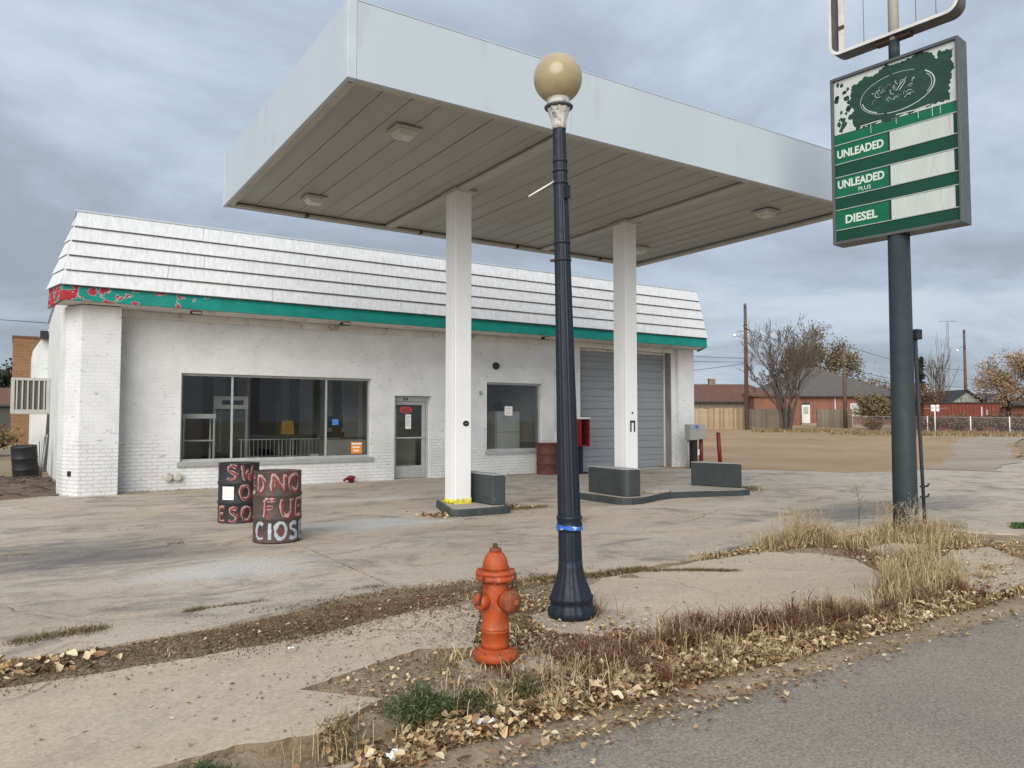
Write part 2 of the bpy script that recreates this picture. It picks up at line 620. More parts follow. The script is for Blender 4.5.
def mk_dirt(name, cols, scale=1.0, bump=0.5):
    t = NT(name)
    p = t.pos()
    a = t.noise(p, 0.22 * scale, 7, 0.62, 0.4)
    c = t.ramp(a, 0.32, 0.68, cols[0], cols[1])
    b = t.noise(p, 9 * scale, 6, 0.7)
    c = t.mix(t.ramp(b, 0.5, 0.72), c, cols[2])
    f = t.noise(p, 60, 5, 0.75)
    c = t.mix(0.5, c, t.ramp(f, 0.25, 0.75, (0.55, 0.55, 0.55), (1.35, 1.35, 1.35)), 'MULTIPLY')
    nb = t.bump(b, bump, 0.03)
    t.bump(f, 0.4, 0.01, nb)
    return t.done(c, 0.95, 0, 0.15)


M['verge'] = mk_dirt('verge soil and chaff', ((0.27, 0.20, 0.13), (0.42, 0.33, 0.23), (0.17, 0.12, 0.075)), 3.5, 0.8)
M['lot'] = mk_dirt('bare tan dirt', ((0.30, 0.20, 0.115), (0.41, 0.29, 0.175), (0.34, 0.24, 0.145)), 1.0, 0.3)
M['ground'] = mk_dirt('dry prairie ground', ((0.24, 0.185, 0.12), (0.34, 0.27, 0.185), (0.17, 0.13, 0.085)), 1.0, 0.4)
M['mound'] = mk_dirt('dark soil and twigs', ((0.17, 0.12, 0.085), (0.25, 0.18, 0.13), (0.09, 0.065, 0.05)), 2.5, 0.8)

# ================================================================== SETTING
def nz(x, y, s=1.0, o=0.0):
    return noise.noise(Vector((x * s + o, y * s - o, o * 0.37)))


def grid(name, xs, ys, hf, mat, kind='structure'):
    mb = MB()
    for y in ys:
        for x in xs:
            mb.v.append((x, y, hf(x, y)))
    n = len(xs)
    for j in range(len(ys) - 1):
        for i in range(n - 1):
            mb.face((j * n + i, j * n + i + 1, (j + 1) * n + i + 1, (j + 1) * n + i), 0, True)
    o = mb.build(name, mat)
    return tag(o, kind=kind)


def frange(a, b, st):
    n = max(1, int(round((b - a) / st)))
    return [a + (b - a) * i / n for i in range(n + 1)]


def smooth(a, b, x):
    t = max(0, min(1, (x - a) / (b - a)))
    return t * t * (3 - 2 * t)


def h_ground(x, y):
    z = gz(x, y) - 0.05
    low = 1 - smooth(6.0, 6.6, y)
    z -= 0.20 * low
    if y > 20 and -12 < x < 26:
        z += 0.02 * nz(x, y, 0.8)
    return z


gx = [-1600, -700, -300, -150, -90] + frange(-60, -14, 4) + frange(-13, 32, 1.5) + frange(34, 110, 4) + [125, 150, 200, 300, 700, 1600]
gy = [-1200, -500, -200, -80] + frange(-40, 2, 6) + [4, 6.0, 6.6] + frange(7.5, 30, 1.5) + frange(32, 110, 4) + [120, 150, 200, 300, 700, 1800]
ground = grid('ground', gx, gy, h_ground, M['ground'])

# the street
def h_road(x, y):
    return gz(x, y) - 0.085 - 0.012 * abs(y + 3) * 0.3 + 0.006 * nz(x, y, 0.6)


def road_edge(x):
    return 3.30 + 0.012 * max(0, x - 2) * 0.5


mb = MB()
xs = frange(-40, -4, 2) + frange(-3.5, 14, 0.12) + frange(14.5, 110, 3)
ts = [0, 0.03, 0.08, 0.18, 0.35, 0.6, 1.0]
for t_ in ts:
    for x in xs:
        y = road_edge(x) - t_ * 12
        z = h_road(x, y)
        mb.v.append((x, y, z))
n = len(xs)
for j in range(len(ts) - 1):
    for i in range(n - 1):
        mb.face((j * n + i + 1, j * n + i, (j + 1) * n + i, (j + 1) * n + i + 1), 0, True)
tag(mb.build('road', M['asphalt']), kind='structure')


def h_verge(x, y):
    if x < 1.35:
        a = -0.125 + 0.01 * nz(x, y, 3) if y < 3.72 else -0.05
        z = a
    else:
        z = -0.135 + 0.055 * smooth(3.04, 3.22, y) + 0.05 * smooth(3.2, 3.9, y)
        k = smooth(1.35, 1.9, x)
        z = z * k + (1 - k) * (-0.12 if y < 3.72 else -0.05)
    z += (0.016 * nz(x, y, 2.3) + 0.010 * nz(x, y, 6.1)) * (0.45 + 0.55 * smooth(3.1, 3.5, y))
    if 5.3 < y < 6.1:
        z = max(z, -0.04 + 0.03 * math.sin(PI * (y - 5.3) / 0.8)) + 0.008 * nz(x, y, 5)
    return z


verge = grid('verge', frange(-9, 14, 0.07), frange(2.82, 6.6, 0.05), h_verge, M['verge'])

# ---- sidewalk slabs along the street (world outlines, counter-clockwise)
def ragged(pts, step=0.12, amp=0.03, seed=0.0):
    out = []
    n = len(pts)
    for i in range(n):
        a, b = Vector(pts[i]), Vector(pts[(i + 1) % n])
        L = (b - a).length
        k = max(1, int(L / step))
        nn = Vector((-(b - a).y, (b - a).x)).normalized()
        for j in range(k):
            p = a + (b - a) * (j / k)
            w = amp * (0.45 * nz(p.x, p.y, 2.1, seed) + 0.8 * nz(p.x, p.y, 11.0, seed) + 0.5 * nz(p.x, p.y, 27.0, seed))
            p = p + nn * w
            out.append((p.x, p.y))
    return out


sidewalk = tag(MB().box(-30, -8.9, 3.80, 5.32, -0.16, -0.012).build('sidewalk', M['sidewalk'], bev=0.012), kind='structure')
SLABS = [
    [(-8.85, 3.78), (-4.02, 3.76), (-4.0, 5.33), (-8.85, 5.35)],
    [(-3.97, 3.76), (-0.92, 3.76), (-0.9, 5.33), (-3.98, 5.33)],
    [(-0.88, 3.77), (0.55, 3.75), (0.95, 3.77), (1.28, 3.70), (1.72, 3.97), (1.38, 4.36), (1.62, 4.45), (2.3, 4.68), (2.62, 4.52), (3.12, 5.28),
     (3.28, 5.70), (2.62, 5.62), (1.75, 5.36), (0.7, 5.30), (-0.87, 5.32)],
    [(3.72, 4.06), (4.4, 3.96), (5.92, 3.68), (6.75, 3.92), (7.4, 4.55), (7.75, 5.0), (7.80, 5.5), (7.32, 5.92), (6.2, 5.88), (4.8, 5.78), (4.2, 5.35), (3.86, 4.62)],
    [(7.25, 3.42), (8.0, 3.46), (9.2, 3.86), (9.95, 4.66), (9.3, 4.75), (8.4, 4.5), (7.6, 3.95)],
    [(8.35, 4.95), (9.0, 4.9), (9.45, 5.15), (9.2, 5.45), (8.5, 5.4)],
]
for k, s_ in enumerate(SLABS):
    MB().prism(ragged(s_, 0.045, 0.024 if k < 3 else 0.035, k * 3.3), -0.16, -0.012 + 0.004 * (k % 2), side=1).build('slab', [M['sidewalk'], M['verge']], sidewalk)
# gutter piece by the kerb break
MB().prism(ragged([(-0.2, 3.22), (1.15, 3.22), (1.4, 3.5), (0.9, 3.62), (-0.2, 3.66)], 0.1, 0.03, 5), -0.2, -0.100).build('gutter_slab', M['kerb_concrete'], sidewalk, bev=0.01)
# concrete footing under the hydrant and lamp post
MB().prism(ragged([(3.55, 4.22), (4.02, 4.32), (4.10, 4.72), (3.9, 5.05), (3.42, 5.0), (3.28, 4.62)], 0.08, 0.02, 2), -0.2, -0.004).build('footing', M['kerb_concrete'], sidewalk, bev=0.01)
MB().prism(ragged([(2.50, 3.80), (2.86, 3.84), (3.0, 4.15), (2.8, 4.4), (2.42, 4.36), (2.3, 4.06)], 0.08, 0.02, 4), -0.2, -0.022).build('footing', M['kerb_concrete'], sidewalk, bev=0.01)

# ---- station apron: poured slabs with open joints
apron = tag(MB().box(-30, -10.2, 5.9, 17.4, -0.12, -0.004).build('apron', M['apron']), kind='structure')
xl = [-10.15, -5.7, -1.4, 2.94, 7.3, 11.7, 16.1, 20.5, 25.0, 30.0, 36.0]
yl = [6.62, 10.3, 13.95, 18.0]
rs = random.Random(3)
for i in range(len(xl) - 1):
    for j in range(len(yl) - 1):
        dz = rs.uniform(-0.006, 0.004)
        g = 0.012
        y1 = yl[j + 1]
        if j == 2 and xl[i + 1] > 20.6:
            continue
        p = [(xl[i] + g, yl[j] + g), (xl[i + 1] - g, yl[j] + g), (xl[i + 1] - g, y1 - g), (xl[i] + g, y1 - g)]
        MB().prism(ragged(p, 0.5, 0.012, i + j * 7.7), -0.12, dz).build('slab', M['apron'], apron)
# front row: narrower strip that meets the planted verge with a broken edge
for i in range(len(xl) - 1):
    a, b = xl[i] + 0.012, xl[i + 1] - 0.012
    ye = 5.93 if a < 2 else 6.12
    if a > 11:
        ye = 3.42
    if xl[i] == 2.94:
        p = [(a, 6.50), (4.2, 6.28), (5.0, 6.02), (6.1, 6.04), (b, 6.18), (b, 6.60), (a, 6.60)]
    elif xl[i] == -1.4:
        p = [(a, 5.93), (0.6, 5.86), (1.5, 6.06), (2.6, 6.42), (b, 6.50), (b, 6.60), (a, 6.60)]
    elif xl[i] == 7.3:
        p = [(a, 6.2), (9.8, 6.28), (10.7, 6.2), (11.0, 5.6), (11.3, 4.9), (b, 3.6), (b, 6.60), (a, 6.60)]
    else:
        p = [(a, ye), (b, ye), (b, 6.60), (a, 6.60)]
    MB().prism(ragged(p, 0.12, 0.05, 11 + i), -0.14, -0.004).build('slab', M['apron'], apron)

# ---- bare dirt lot beyond the right corner, a thin spread over the concrete
lot_edge = [(17.7, 18.2), (17.9, 16.8), (19.2, 15.6), (20.2, 13.6), (21.6, 12.9), (25, 13.3), (30, 14.0), (34, 15.0), (38, 16.2), (48, 21), (75, 36), (92, 62), (60, 70), (38, 52), (18.6, 34)]
mb = MB()
import bmesh
bm = bmesh.new()
vs = [bm.verts.new((p[0], p[1], 0)) for p in ragged(lot_edge, 0.35, 0.28, 1.7)]
bm.faces.new(vs)
bmesh.ops.triangulate(bm, faces=bm.faces[:])
bmesh.ops.subdivide_edges(bm, edges=[e for e in bm.edges if e.calc_length() > 4], cuts=3, use_grid_fill=True)
for v in bm.verts:
    v.co.z = gz(v.co.x, v.co.y) + 0.006
me = bpy.data.meshes.new('dirt_lot'); bm.to_mesh(me); bm.free()
me.materials.append(M['lot'])
lot = bpy.data.objects.new('dirt_lot', me); COL.objects.link(lot); tag(lot, kind='structure')
# paler gravel track across the lot
M['track'] = mk_dirt('pale gravel track', ((0.30, 0.24, 0.18), (0.42, 0.36, 0.29), (0.26, 0.20, 0.14)), 1.0, 0.3)
mb = MB()
tp = [(24, 12.2), (31, 14.6), (38, 18.0), (44, 21.0), (52, 24.0), (70, 30.0), (95, 40)]
for i in range(len(tp) * 6):
    f = i / 6
    k = min(int(f), len(tp) - 2); q = f - k
    if f > len(tp) - 1: break
    a = Vector(tp[k]).lerp(Vector(tp[k + 1]), q)
    w = 0.9 + 0.7 * nz(a.x, a.y, 0.4) + i * 0.03
    for sgn in (-1, 1):
        b = Vector((a.x + sgn * w * -0.42, a.y + sgn * w * 0.9))
        mb.v.append((b.x, b.y, gz(b.x, b.y) + 0.012))
for i in range(len(mb.v) // 2 - 1):
    mb.face((2 * i, 2 * i + 2, 2 * i + 3, 2 * i + 1), 0, True)
tag(mb.build('gravel_track', M['track']), kind='structure')

# soil heap beside the left wall
def h_mound(x, y):
    r = math.hypot((x + 0.55) / 1.75, (y - 20.6) / 3.3)
    z = 0.17 * max(0, 1 - r * r) + 0.035 * nz(x, y, 2.2) * max(0, 1.2 - r) + 0.02 * nz(x, y, 6) * max(0, 1.2 - r) - 0.02
    return z


tag(grid('soil_mound', frange(-2.7, 0.95, 0.1), frange(17.55, 24.2, 0.12), h_mound, M['mound']), kind='structure')

# ================================================================== STATION BUILDING
ST = thing('gas_station', 'long white painted brick gas station with white mansard and teal eave', 'gas station')
WY = 18.0


def wall_open(mb, x0, x1, z0, z1, y0, y1, ops):
    xs = sorted({x0, x1} | {v for o in ops for v in o[:2]})
    zs = sorted({z0, z1} | {v for o in ops for v in o[2:]})
    nx, nz_ = len(xs) - 1, len(zs) - 1
    def solid(i, j):
        if not (0 <= i < nx and 0 <= j < nz_): return False
        cx, cz = (xs[i] + xs[i + 1]) / 2, (zs[j] + zs[j + 1]) / 2
        return not any(o[0] < cx < o[1] and o[2] < cz < o[3] for o in ops)
    for i in range(nx):
        for j in range(nz_):
            if not solid(i, j): continue
            a, b, c, d = xs[i], xs[i + 1], zs[j], zs[j + 1]
            mb.quad((a, y0, c), (b, y0, c), (b, y0, d), (a, y0, d))
            mb.quad((b, y1, c), (a, y1, c), (a, y1, d), (b, y1, d))
            if not solid(i - 1, j): mb.quad((a, y1, c), (a, y0, c), (a, y0, d), (a, y1, d))
            if not solid(i + 1, j): mb.quad((b, y0, c), (b, y1, c), (b, y1, d), (b, y0, d))
            if not solid(i, j - 1): mb.quad((a, y1, c), (b, y1, c), (b, y0, c), (a, y0, c))
            if not solid(i, j + 1): mb.quad((a, y0, d), (b, y0, d), (b, y1, d), (a, y1, d))


W1 = (3.0, 7.46, 0.61, 2.57)
W2 = (10.86, 12.73, 0.68, 2.58)
DR = (8.10, 9.16, 0.0, 2.16)
GD = (14.13, 17.90, 0.0, 3.74)
mb = MB()
wall_open(mb, 0.80, 18.78, -0.05, 3.95, WY, WY + 0.34, [W1, W2, DR, GD])
mb.build('front_wall', M['wall'], ST)
mb = MB()
mb.box(0.80, 1.12, WY + 0.343, 30.0, -0.05, 4.78)
mb.build('side_wall', M['wall'], ST)
MB().box(18.46, 18.78, WY + 0.343, 30.0, -0.05, 4.78).build('side_wall', M['wall'], ST)
MB().box(1.123, 18.457, 29.7, 30.0, -0.05, 4.78).build('rear_wall', M['wall'], ST)
MB().box(1.123, 18.457, WY + 0.343, 29.697, 4.45, 4.62).build('roof', M['grey_box'], ST)
MB().box(0.74, 1.16, 18.5, 30.06, 4.783, 4.84).build('coping', M['white_trim'], ST)
# rear lean-to showing past the side wall
mb = MB()
i0 = len(mb.v)
mb.v += [(0.36, 30.003, -0.05), (1.3, 30.003, -0.05), (1.3, 34, -0.05), (0.36, 34, -0.05), (0.36, 30.003, 3.85), (1.3, 30.003, 5.5), (1.3, 34, 5.5), (0.36, 34, 3.85)]
for q in ((0, 3, 2, 1), (4, 5, 6, 7), (0, 1, 5, 4), (1, 2, 6, 5), (2, 3, 7, 6), (3, 0, 4, 7)): mb.face(q)
mb.build('lean_to', M['wall'], ST)
B(0.55, 0.78, 29.55, 29.95, 4.25, 4.50).build('vent_hood', M['black'], ST)
# corner pilaster at the left (its outer side is splayed) and piers at the right
MB().prism([(1.02, 17.5), (1.75, 17.5), (1.75, 17.997), (0.78, 17.997)], -0.05, 3.86).build('pilaster', M['wall'], ST, bev=0.012)
MB().prism([(0.78, 18.003), (0.797, 18.003), (0.797, 18.6), (0.70, 18.5)], -0.05, 3.86).build('corner_strip', M['wall'], ST)
MB().box(18.09, 18.80, 17.85, 17.997, -0.05, 3.868).build('pilaster', M['wall'], ST, bev=0.012)
B(0.775, 0.797, 19.35, 19.48, 0.42, 2.55).build('conduit', M['navy'], ST)
B(0.86, 0.93, 17.70, 17.83, 0.40, 0.50).build('wall_box', M['black'], ST, rot=(0, 0, 0))

# eave: soffit, teal fascia, five courses of shingle panels, cap
E0, E1, EY, EZ0, EZ1, TZ, IN = 0.66, 18.62, 17.10, 3.875, 4.185, 5.69, 0.23
RL, RR = (0.45, 17.95), (19.12, 17.95)
M['soffit'] = plain('soffit board', (0.66, 0.64, 0.60), 0.8, 0.12, 2, 0.1, 40, dirt=((0.35, 0.22, 0.17), 0.35, 3), world=True)
MB().prism([(E0 + .02, EY + .02), (E1 - .02, EY + .02), (19.08, 17.97), (18.76, 17.99), (0.82, 17.99), (0.47, 17.97)], 3.875, 3.93).build('soffit', M['soffit'], ST)
def fascia(name, a, b, out, drop0=0.0, drop1=0.0):
    """vertical teal board between two plan points, thin, leaning out at the foot"""
    a, b, o = Vector((*a, 0)), Vector((*b, 0)), Vector((*out, 0))
    mb = MB()
    q = [(a, EZ0 - drop0, 0), (b, EZ0 - drop1, 0), (b, EZ1, -0.02), (a, EZ1, -0.02)]
    f = [tuple(p + o * (0.01 + dd) + Vector((0, 0, z))) for p, z, dd in q]
    bk = [tuple(p + o * (-0.045 + dd) + Vector((0, 0, z))) for p, z, dd in q]
    i = len(mb.v); mb.v += f + bk
    for q_ in ((0, 1, 2, 3), (7, 6, 5, 4), (0, 4, 5, 1), (1, 5, 6, 2), (2, 6, 7, 3), (3, 7, 4, 0)): mb.face([i + k for k in q_])
    return mb.build(name, M['teal'], ST, bev=0.006)
nsp = 6
for k in range(nsp):
    a = E0 + (E1 - E0) * k / nsp + (0.002 if k else 0); b = E0 + (E1 - E0) * (k + 1) / nsp - (0.002 if k < nsp - 1 else 0)
    fascia('eave_fascia', (a, EY), (b, EY), (0, -1))
dl = Vector((RL[0] - E0, RL[1] - EY)).normalized()
fascia('eave_fascia', (RL[0], RL[1]), (E0 - .003, EY + .012), (dl.y * -1, dl.x), 0.09, 0.0)
dr = Vector((RR[0] - E1, RR[1] - EY)).normalized()
fascia('eave_fascia', (E1 + .003, EY + .012), (RR[0], RR[1]), (dr.y, -dr.x), 0, 0.05)
B(1.80, 17.95, 17.955, 17.997, 3.72, 3.868).build('frieze_board', M['soffit'], ST)
NC = 5
M['shingle_shade'] = plain('painted course shadow', (.10, .085, .075), .9, .3, 5, .2, 40, world=True)  # dark colour for the shadow lines painted under the courses
ch = (TZ - EZ1) / NC
rs = random.Random(5)
mans = MB().prism([(E0 + .05, EY + .04), (E1 - .05, EY + .04), (RR[0] - .06, RR[1]), (RL[0] + .06, RL[1])], 3.935, TZ - 0.03,
                  top=[(E0 + IN + .05, EY + IN + .04), (E1 - IN - .05, EY + IN + .04), (E1 - IN + .0, 17.98), (E0 + IN + .0, 17.98)]).build('mansard_frame', M['soffit'], ST)
for c in range(NC):
    s0, s1 = c / NC, (c + 1) / NC
    z0, z1 = EZ1 + c * ch, EZ1 + (c + 1) * ch + 0.02
    y0, y1 = EY + IN * s0, EY + IN * s1
    xa0, xb0 = E0 + IN * s0, E1 - IN * s0
    xa1, xb1 = E0 + IN * s1, E1 - IN * s1
    cuts = [0.0]
    x = rs.uniform(0.10, 0.30)
    while x < 0.95:
        cuts.append(x); x += rs.uniform(0.22, 0.34)
    cuts.append(1.0)
    for k in range(len(cuts) - 1):
        u0, u1 = cuts[k] + (0.0002 if k else 0), cuts[k + 1] - (0.0002 if k < len(cuts) - 2 else 0)
        dd = rs.uniform(0, 0.008)
        mb = MB(); i = 0
        def P(u, yy, zz, hi):
            xa, xb = (xa1, xb1) if hi else (xa0, xb0)
            return (xa + (xb - xa) * u, yy, zz)
        mb.v += [P(u0, y0 - 0.045 - dd, z0 - rs.uniform(0, .006), 0), P(u1, y0 - 0.045 - dd, z0 - rs.uniform(0, .006), 0), P(u1, y1 - 0.012, z1, 1), P(u0, y1 - 0.012, z1, 1),
                 P(u0, y0 + 0.012, z0, 0), P(u1, y0 + 0.012, z0, 0), P(u1, y1 + 0.01, z1, 1), P(u0, y1 + 0.01, z1, 1)]
        for q in ((0, 1, 2, 3), (7, 6, 5, 4), (4, 5, 1, 0), (1, 5, 6, 2), (2, 6, 7, 3), (3, 7, 4, 0)): mb.face(q)
        mb.build('shingle_panel', M['shingle'], ST)
    B(xa0 + .004, xb0 - .004, y0 - .052, y0 - .006, z0 - .022, z0 - .0075).build('course_shadow', M['shingle_shade'], ST)  # thin dark strip added as the shadow line below this course
    # return at the splayed left and right ends (narrows towards the top)
    for sgn, E_, Rp in ((1, E0, RL), (-1, E1, RR)):
        def Q(s, off, back):
            ex, ey = E_ + sgn * IN * s, EY + IN * s
            tx, ty = E_ + sgn * (IN - 0.01), EY + IN + 0.02
            k = max(0, 1 - s / 0.92)
            bx, by = tx + (Rp[0] - tx) * k, ty + (Rp[1] - ty) * k
            x_, y_ = (bx, by) if back else (ex, ey)
            return (x_ - sgn * off, y_ - off * 0.3)
        if s0 > 0.85: continue
        s1_ = min(s1, 0.92)
        zb = z0; zt = EZ1 + (TZ - EZ1) * s1_
        p = [(*Q(s0, .045, 1), zb - 0.02 * (1 - s0)), (*Q(s0, .045, 0), zb), (*Q(s1_, .012, 0), zt), (*Q(s1_, .012, 1), zt)]
        p2 = [(*Q(s0, -.01, 1), zb), (*Q(s0, -.01, 0), zb), (*Q(s1_, -.01, 0), zt), (*Q(s1_, -.01, 1), zt)]
        mb = MB(); mb.v += p + p2
        fs = ((0, 1, 2, 3), (7, 6, 5, 4), (4, 5, 1, 0), (1, 5, 6, 2), (2, 6, 7, 3), (3, 7, 4, 0))
        for q in fs: mb.face(q if sgn > 0 else q[::-1])
        mb.build('shingle_panel', M['shingle'], ST)
MB().prism([(E0 + IN - .03, EY + IN - .035), (E1 - IN + .03, EY + IN - .035), (E1 - IN + .03, 18.02), (E0 + IN - .03, 18.02)], TZ + 0.004, TZ + 0.035).build('roof_cap', M['white_trim'], ST)
# small flood lamps under the eave
for x in (3.16, 6.52, 12.41):
    lm = B(x - .11, x + .11, 17.28, 17.46, 3.80, 3.86).build('flood_lamp', M['black'], ST, bev=.01)
    B(x - .09, x + .09, 17.265, 17.279, 3.81, 3.85).build('lens', M['lens'], lm)

# display window: sill, frame, mullions, three panes
def window(op, mull, sill=0.09):
    x0, x1, z0, z1 = op
    y = WY + 0.14
    w = B(x0 + .002, x1 - .002, y - .03, y + .03, z0 + .002, z0 + 0.05).build('window', M['alu'], ST)
    B(x0 + .002, x1 - .002, y - .03, y + .03, z1 - 0.05, z1 - .002).build('frame', M['alu'], w)
    ed = [x0] + mull + [x1]
    for k, x in enumerate(ed):
        a, b = x - .022, x + .022
        if k == 0: a, b = x0 + .002, x0 + .046
        if k == len(ed) - 1: a, b = x1 - .046, x1 - .002
        B(a, b, y - .027, y + .027, z0 + .052, z1 - .052).build('mullion' if 0 < k < len(ed) - 1 else 'frame', M['alu'], w)
    for k in range(len(ed) - 1):
        B(ed[k] + .048 if k == 0 else ed[k] + .023, ed[k + 1] - (.048 if k == len(ed) - 2 else .023), y - .004, y + .004, z0 + .051, z1 - .051).build('pane', M['glass'], w)
    B(x0 - .06, x1 + .06, WY - .05, WY + .108, z0 - sill, z0 - .003).build('sill', M['alu'] if sill < .1 else M['grey_box'], w, bev=.006)
    return w


w1 = window(W1, [4.11, 6.33], 0.11)
w2 = window(W2, [], 0.09)
# stickers and notices on the panes
so_ = B(6.98, 7.27, WY + .118, WY + .121, 0.70, 0.98).build('notice', M['orange_paper'], w1)
for k in range(3):
    B(7.0 + .02 * k, 7.25 - .03 * k, WY + .115, WY + .1175, 0.92 - .085 * k, 0.955 - .085 * k).build('print', M['paper'], so_)
nt = B(11.52, 11.78, WY + .118, WY + .121, 1.66, 1.92).build('notice', M['paper'], w2)
for k in range(4):
    B(11.56, 11.74 - .03 * (k % 2), WY + .116, WY + .1175, 1.86 - .05 * k, 1.872 - .05 * k).build('print', M['grey_box'], nt)
# glazed entrance door set back in its reveal
yd = WY + 0.26
dz = B(DR[0] + .002, DR[0] + .06, yd - .05, yd + .05, 0.0, 2.155).build('door', M['alu'], ST)
B(DR[0] + .062, DR[1] - .002, yd - .05, yd + .05, 2.02, 2.155).build('frame', M['alu'], dz)
B(DR[1] - .06, DR[1] - .002, yd - .05, yd + .05, 0.0, 2.018).build('frame', M['alu'], dz)
lf = B(DR[0] + .07, DR[0] + .15, yd - .025, yd + .025, 0.025, 2.01).build('stile', M['alu'], dz)
B(DR[1] - .17, DR[1] - .07, yd - .025, yd + .025, 0.025, 2.01).build('stile', M['alu'], dz)
B(DR[0] + .152, DR[1] - .172, yd - .025, yd + .025, 0.025, 0.34).build('kick_panel', M['alu'], dz)
B(DR[0] + .152, DR[1] - .172, yd - .025, yd + .025, 1.93, 2.01).build('rail', M['alu'], dz)
B(DR[0] + .152, DR[1] - .172, yd - .004, yd + .004, 0.342, 1.928).build('pane', M['glass'], dz)
B(DR[0] + .10, DR[1] - .10, yd - .09, yd - .06, 1.05, 1.09).build('push_bar', M['alu'], dz)
nn_ = B(8.52, 8.68, yd - .012, yd - .006, 1.30, 1.68).build('notice', M['paper'], dz)
for k in range(5):
    B(8.54, 8.66 - .03 * (k % 2), yd - .0145, yd - .0125, 1.61 - .055 * k, 1.625 - .055 * k).build('print', M['grey_box'], nn_)
mb = MB()
mb.tube([(8.55 + .17 * math.cos(a), yd + .03, 1.80 + .075 * math.sin(a)) for a in [2 * PI * k / 24 for k in range(25)]], 0.014, 6)
op = mb.build('window_sign', M['neon'], dz)
text('lettering', 'OPEN', 0.11, M['neon'], op, (8.55, yd + .03, 1.765), align='CENTER', depth=.004)
text('lettering', '224', 0.10, M['black'], dz, (8.42, yd - .052, 2.045), depth=.002, bold=.003)
B(DR[0] + .002, DR[1] - .002, WY - .06, WY + .34, -0.02, 0.016).build('threshold', M['island_top'], ST)
# sectional garage door
gdoor = B(GD[0] + .05, GD[1] - .05, WY + 0.335, WY + 0.338, 0.02, 3.70).build('garage_door', M['grey_box'], ST)
M['old_jamb'] = plain('weathered jamb', (.20, .185, .16), .85, .25, 3, .3, 30, world=True, stretch=(1, 1, .3))
M['door_grey'] = plain('grey painted door steel', (0.245, 0.265, 0.285), 0.5, 0.06, 1.2, 0.04, 40, dirt=((0.18, 0.185, 0.19), 0.3, 2), world=True, stretch=(.6, 1, 2))
npan = 6
ph = 3.72 / npan
for k in range(npan):
    z0 = 0.012 + k * ph
    prof = [(0.0, 0.0), (0.0, .012), (.02, .03), (.02, .225), (.004, .24), (.02, .255), (.02, .375), (.004, .39), (.02, .405), (.02, ph - .03), (0.0, ph - .012), (0.0, ph - .002)]
    mb = MB()
    ya = WY + 0.33
    for (dy, dz_) in prof:
        mb.v += [(GD[0] + .06, ya - .02 - dy, z0 + dz_), (GD[1] - .06, ya - .02 - dy, z0 + dz_)]
    for q in range(len(prof) - 1):
        mb.face((2 * q, 2 * q + 1, 2 * q + 3, 2 * q + 2))
    mb.build('door_section', M['door_grey'], gdoor)
B(GD[1] - .03, GD[1] - .002, WY + .004, WY + .258, 0, 3.735).build('door_jamb', M['old_jamb'], gdoor)
B(GD[0] + .002, GD[0] + .03, WY + .004, WY + .258, 0, 3.735).build('door_jamb', M['old_jamb'], gdoor)
for xx in (GD[0] + .002, GD[1] - .06):
    B(xx, xx + .058, WY + .26, WY + .332, 0.0, 3.735).build('door_track', M['soffit'], gdoor)
B(GD[0] + .062, GD[1] - .062, WY + .20, WY + .30, 3.66, 3.735).build('door_head', M['soffit'], gdoor)
# wall fittings
mb = MB(); mb.lathe([(0.10, 0), (0.10, .04), (0.075, .10), (0.02, .12)], 16)
mb.build('vent_pipe', M['black'], ST, loc=(11.14, WY - .001, 3.04), rot=(PI / 2, 0, 0))
B(10.60, 10.68, WY - .05, WY - .002, 2.23, 2.33).build('switch_box', M['grey_box'], ST, bev=.008)
for x in (2.76, 2.95):
    mb = MB(); mb.lathe([(0.05, 0), (0.05, .07), (0.09, .07), (0.09, .12), (0.06, .13)], 14)
    mb.build('fill_cap', M['gutter'], ST, loc=(x, WY - .001, 0.29), rot=(PI / 2, 0, 0))
mb = MB(); mb.tube([(13.2, WY - .03, 3.0), (13.2, WY - .03, 1.25), (13.35, WY - .03, 1.18), (13.35, WY - .03, .2)], .025, 8)
mb.build('conduit', M['white_trim'], ST)

# ---- interior shell seen through the glass
B(1.13, 18.1, WY + .345, 29.6, -0.04, 0.014).build('interior_floor', M['interior_floor'], ST)
B(1.13, 13.3, 24.0, 24.1, 0.016, 3.2).build('interior_wall', M['interior_wall'], ST)
B(13.31, 13.4, WY + .35, 29.6, 0.016, 4.4).build('interior_wall', M['interior_wall'], ST)
B(1.13, 13.3, WY + .35, 24.1, 3.21, 3.3).build('interior_ceiling', M['interior_wall'], ST)
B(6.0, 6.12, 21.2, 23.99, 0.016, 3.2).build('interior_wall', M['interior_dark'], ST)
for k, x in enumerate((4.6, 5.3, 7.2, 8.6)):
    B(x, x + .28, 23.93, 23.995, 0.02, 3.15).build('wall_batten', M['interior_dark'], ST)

# things standing inside
def rack():
    t = thing('shelf_rack', 'white metal shelf rack just inside the left pane of the big window', 'shelf rack', (3.55, 19.1, 0.014))
    for sx in (-.33, .33):
        for sy in (-.2, .2):
            B(sx - .018, sx + .018, sy - .018, sy + .018, 0, 1.55).build('post', M['white_plain'], t)
    for z in (0.5, 1.02):
        B(-.345, .345, -.21, .21, z, z + .03).build('shelf', M['white_plain'], t)
    B(-.37, .37, -.24, .24, 1.552, 1.66).build('top_shelf', M['white_plain'], t)


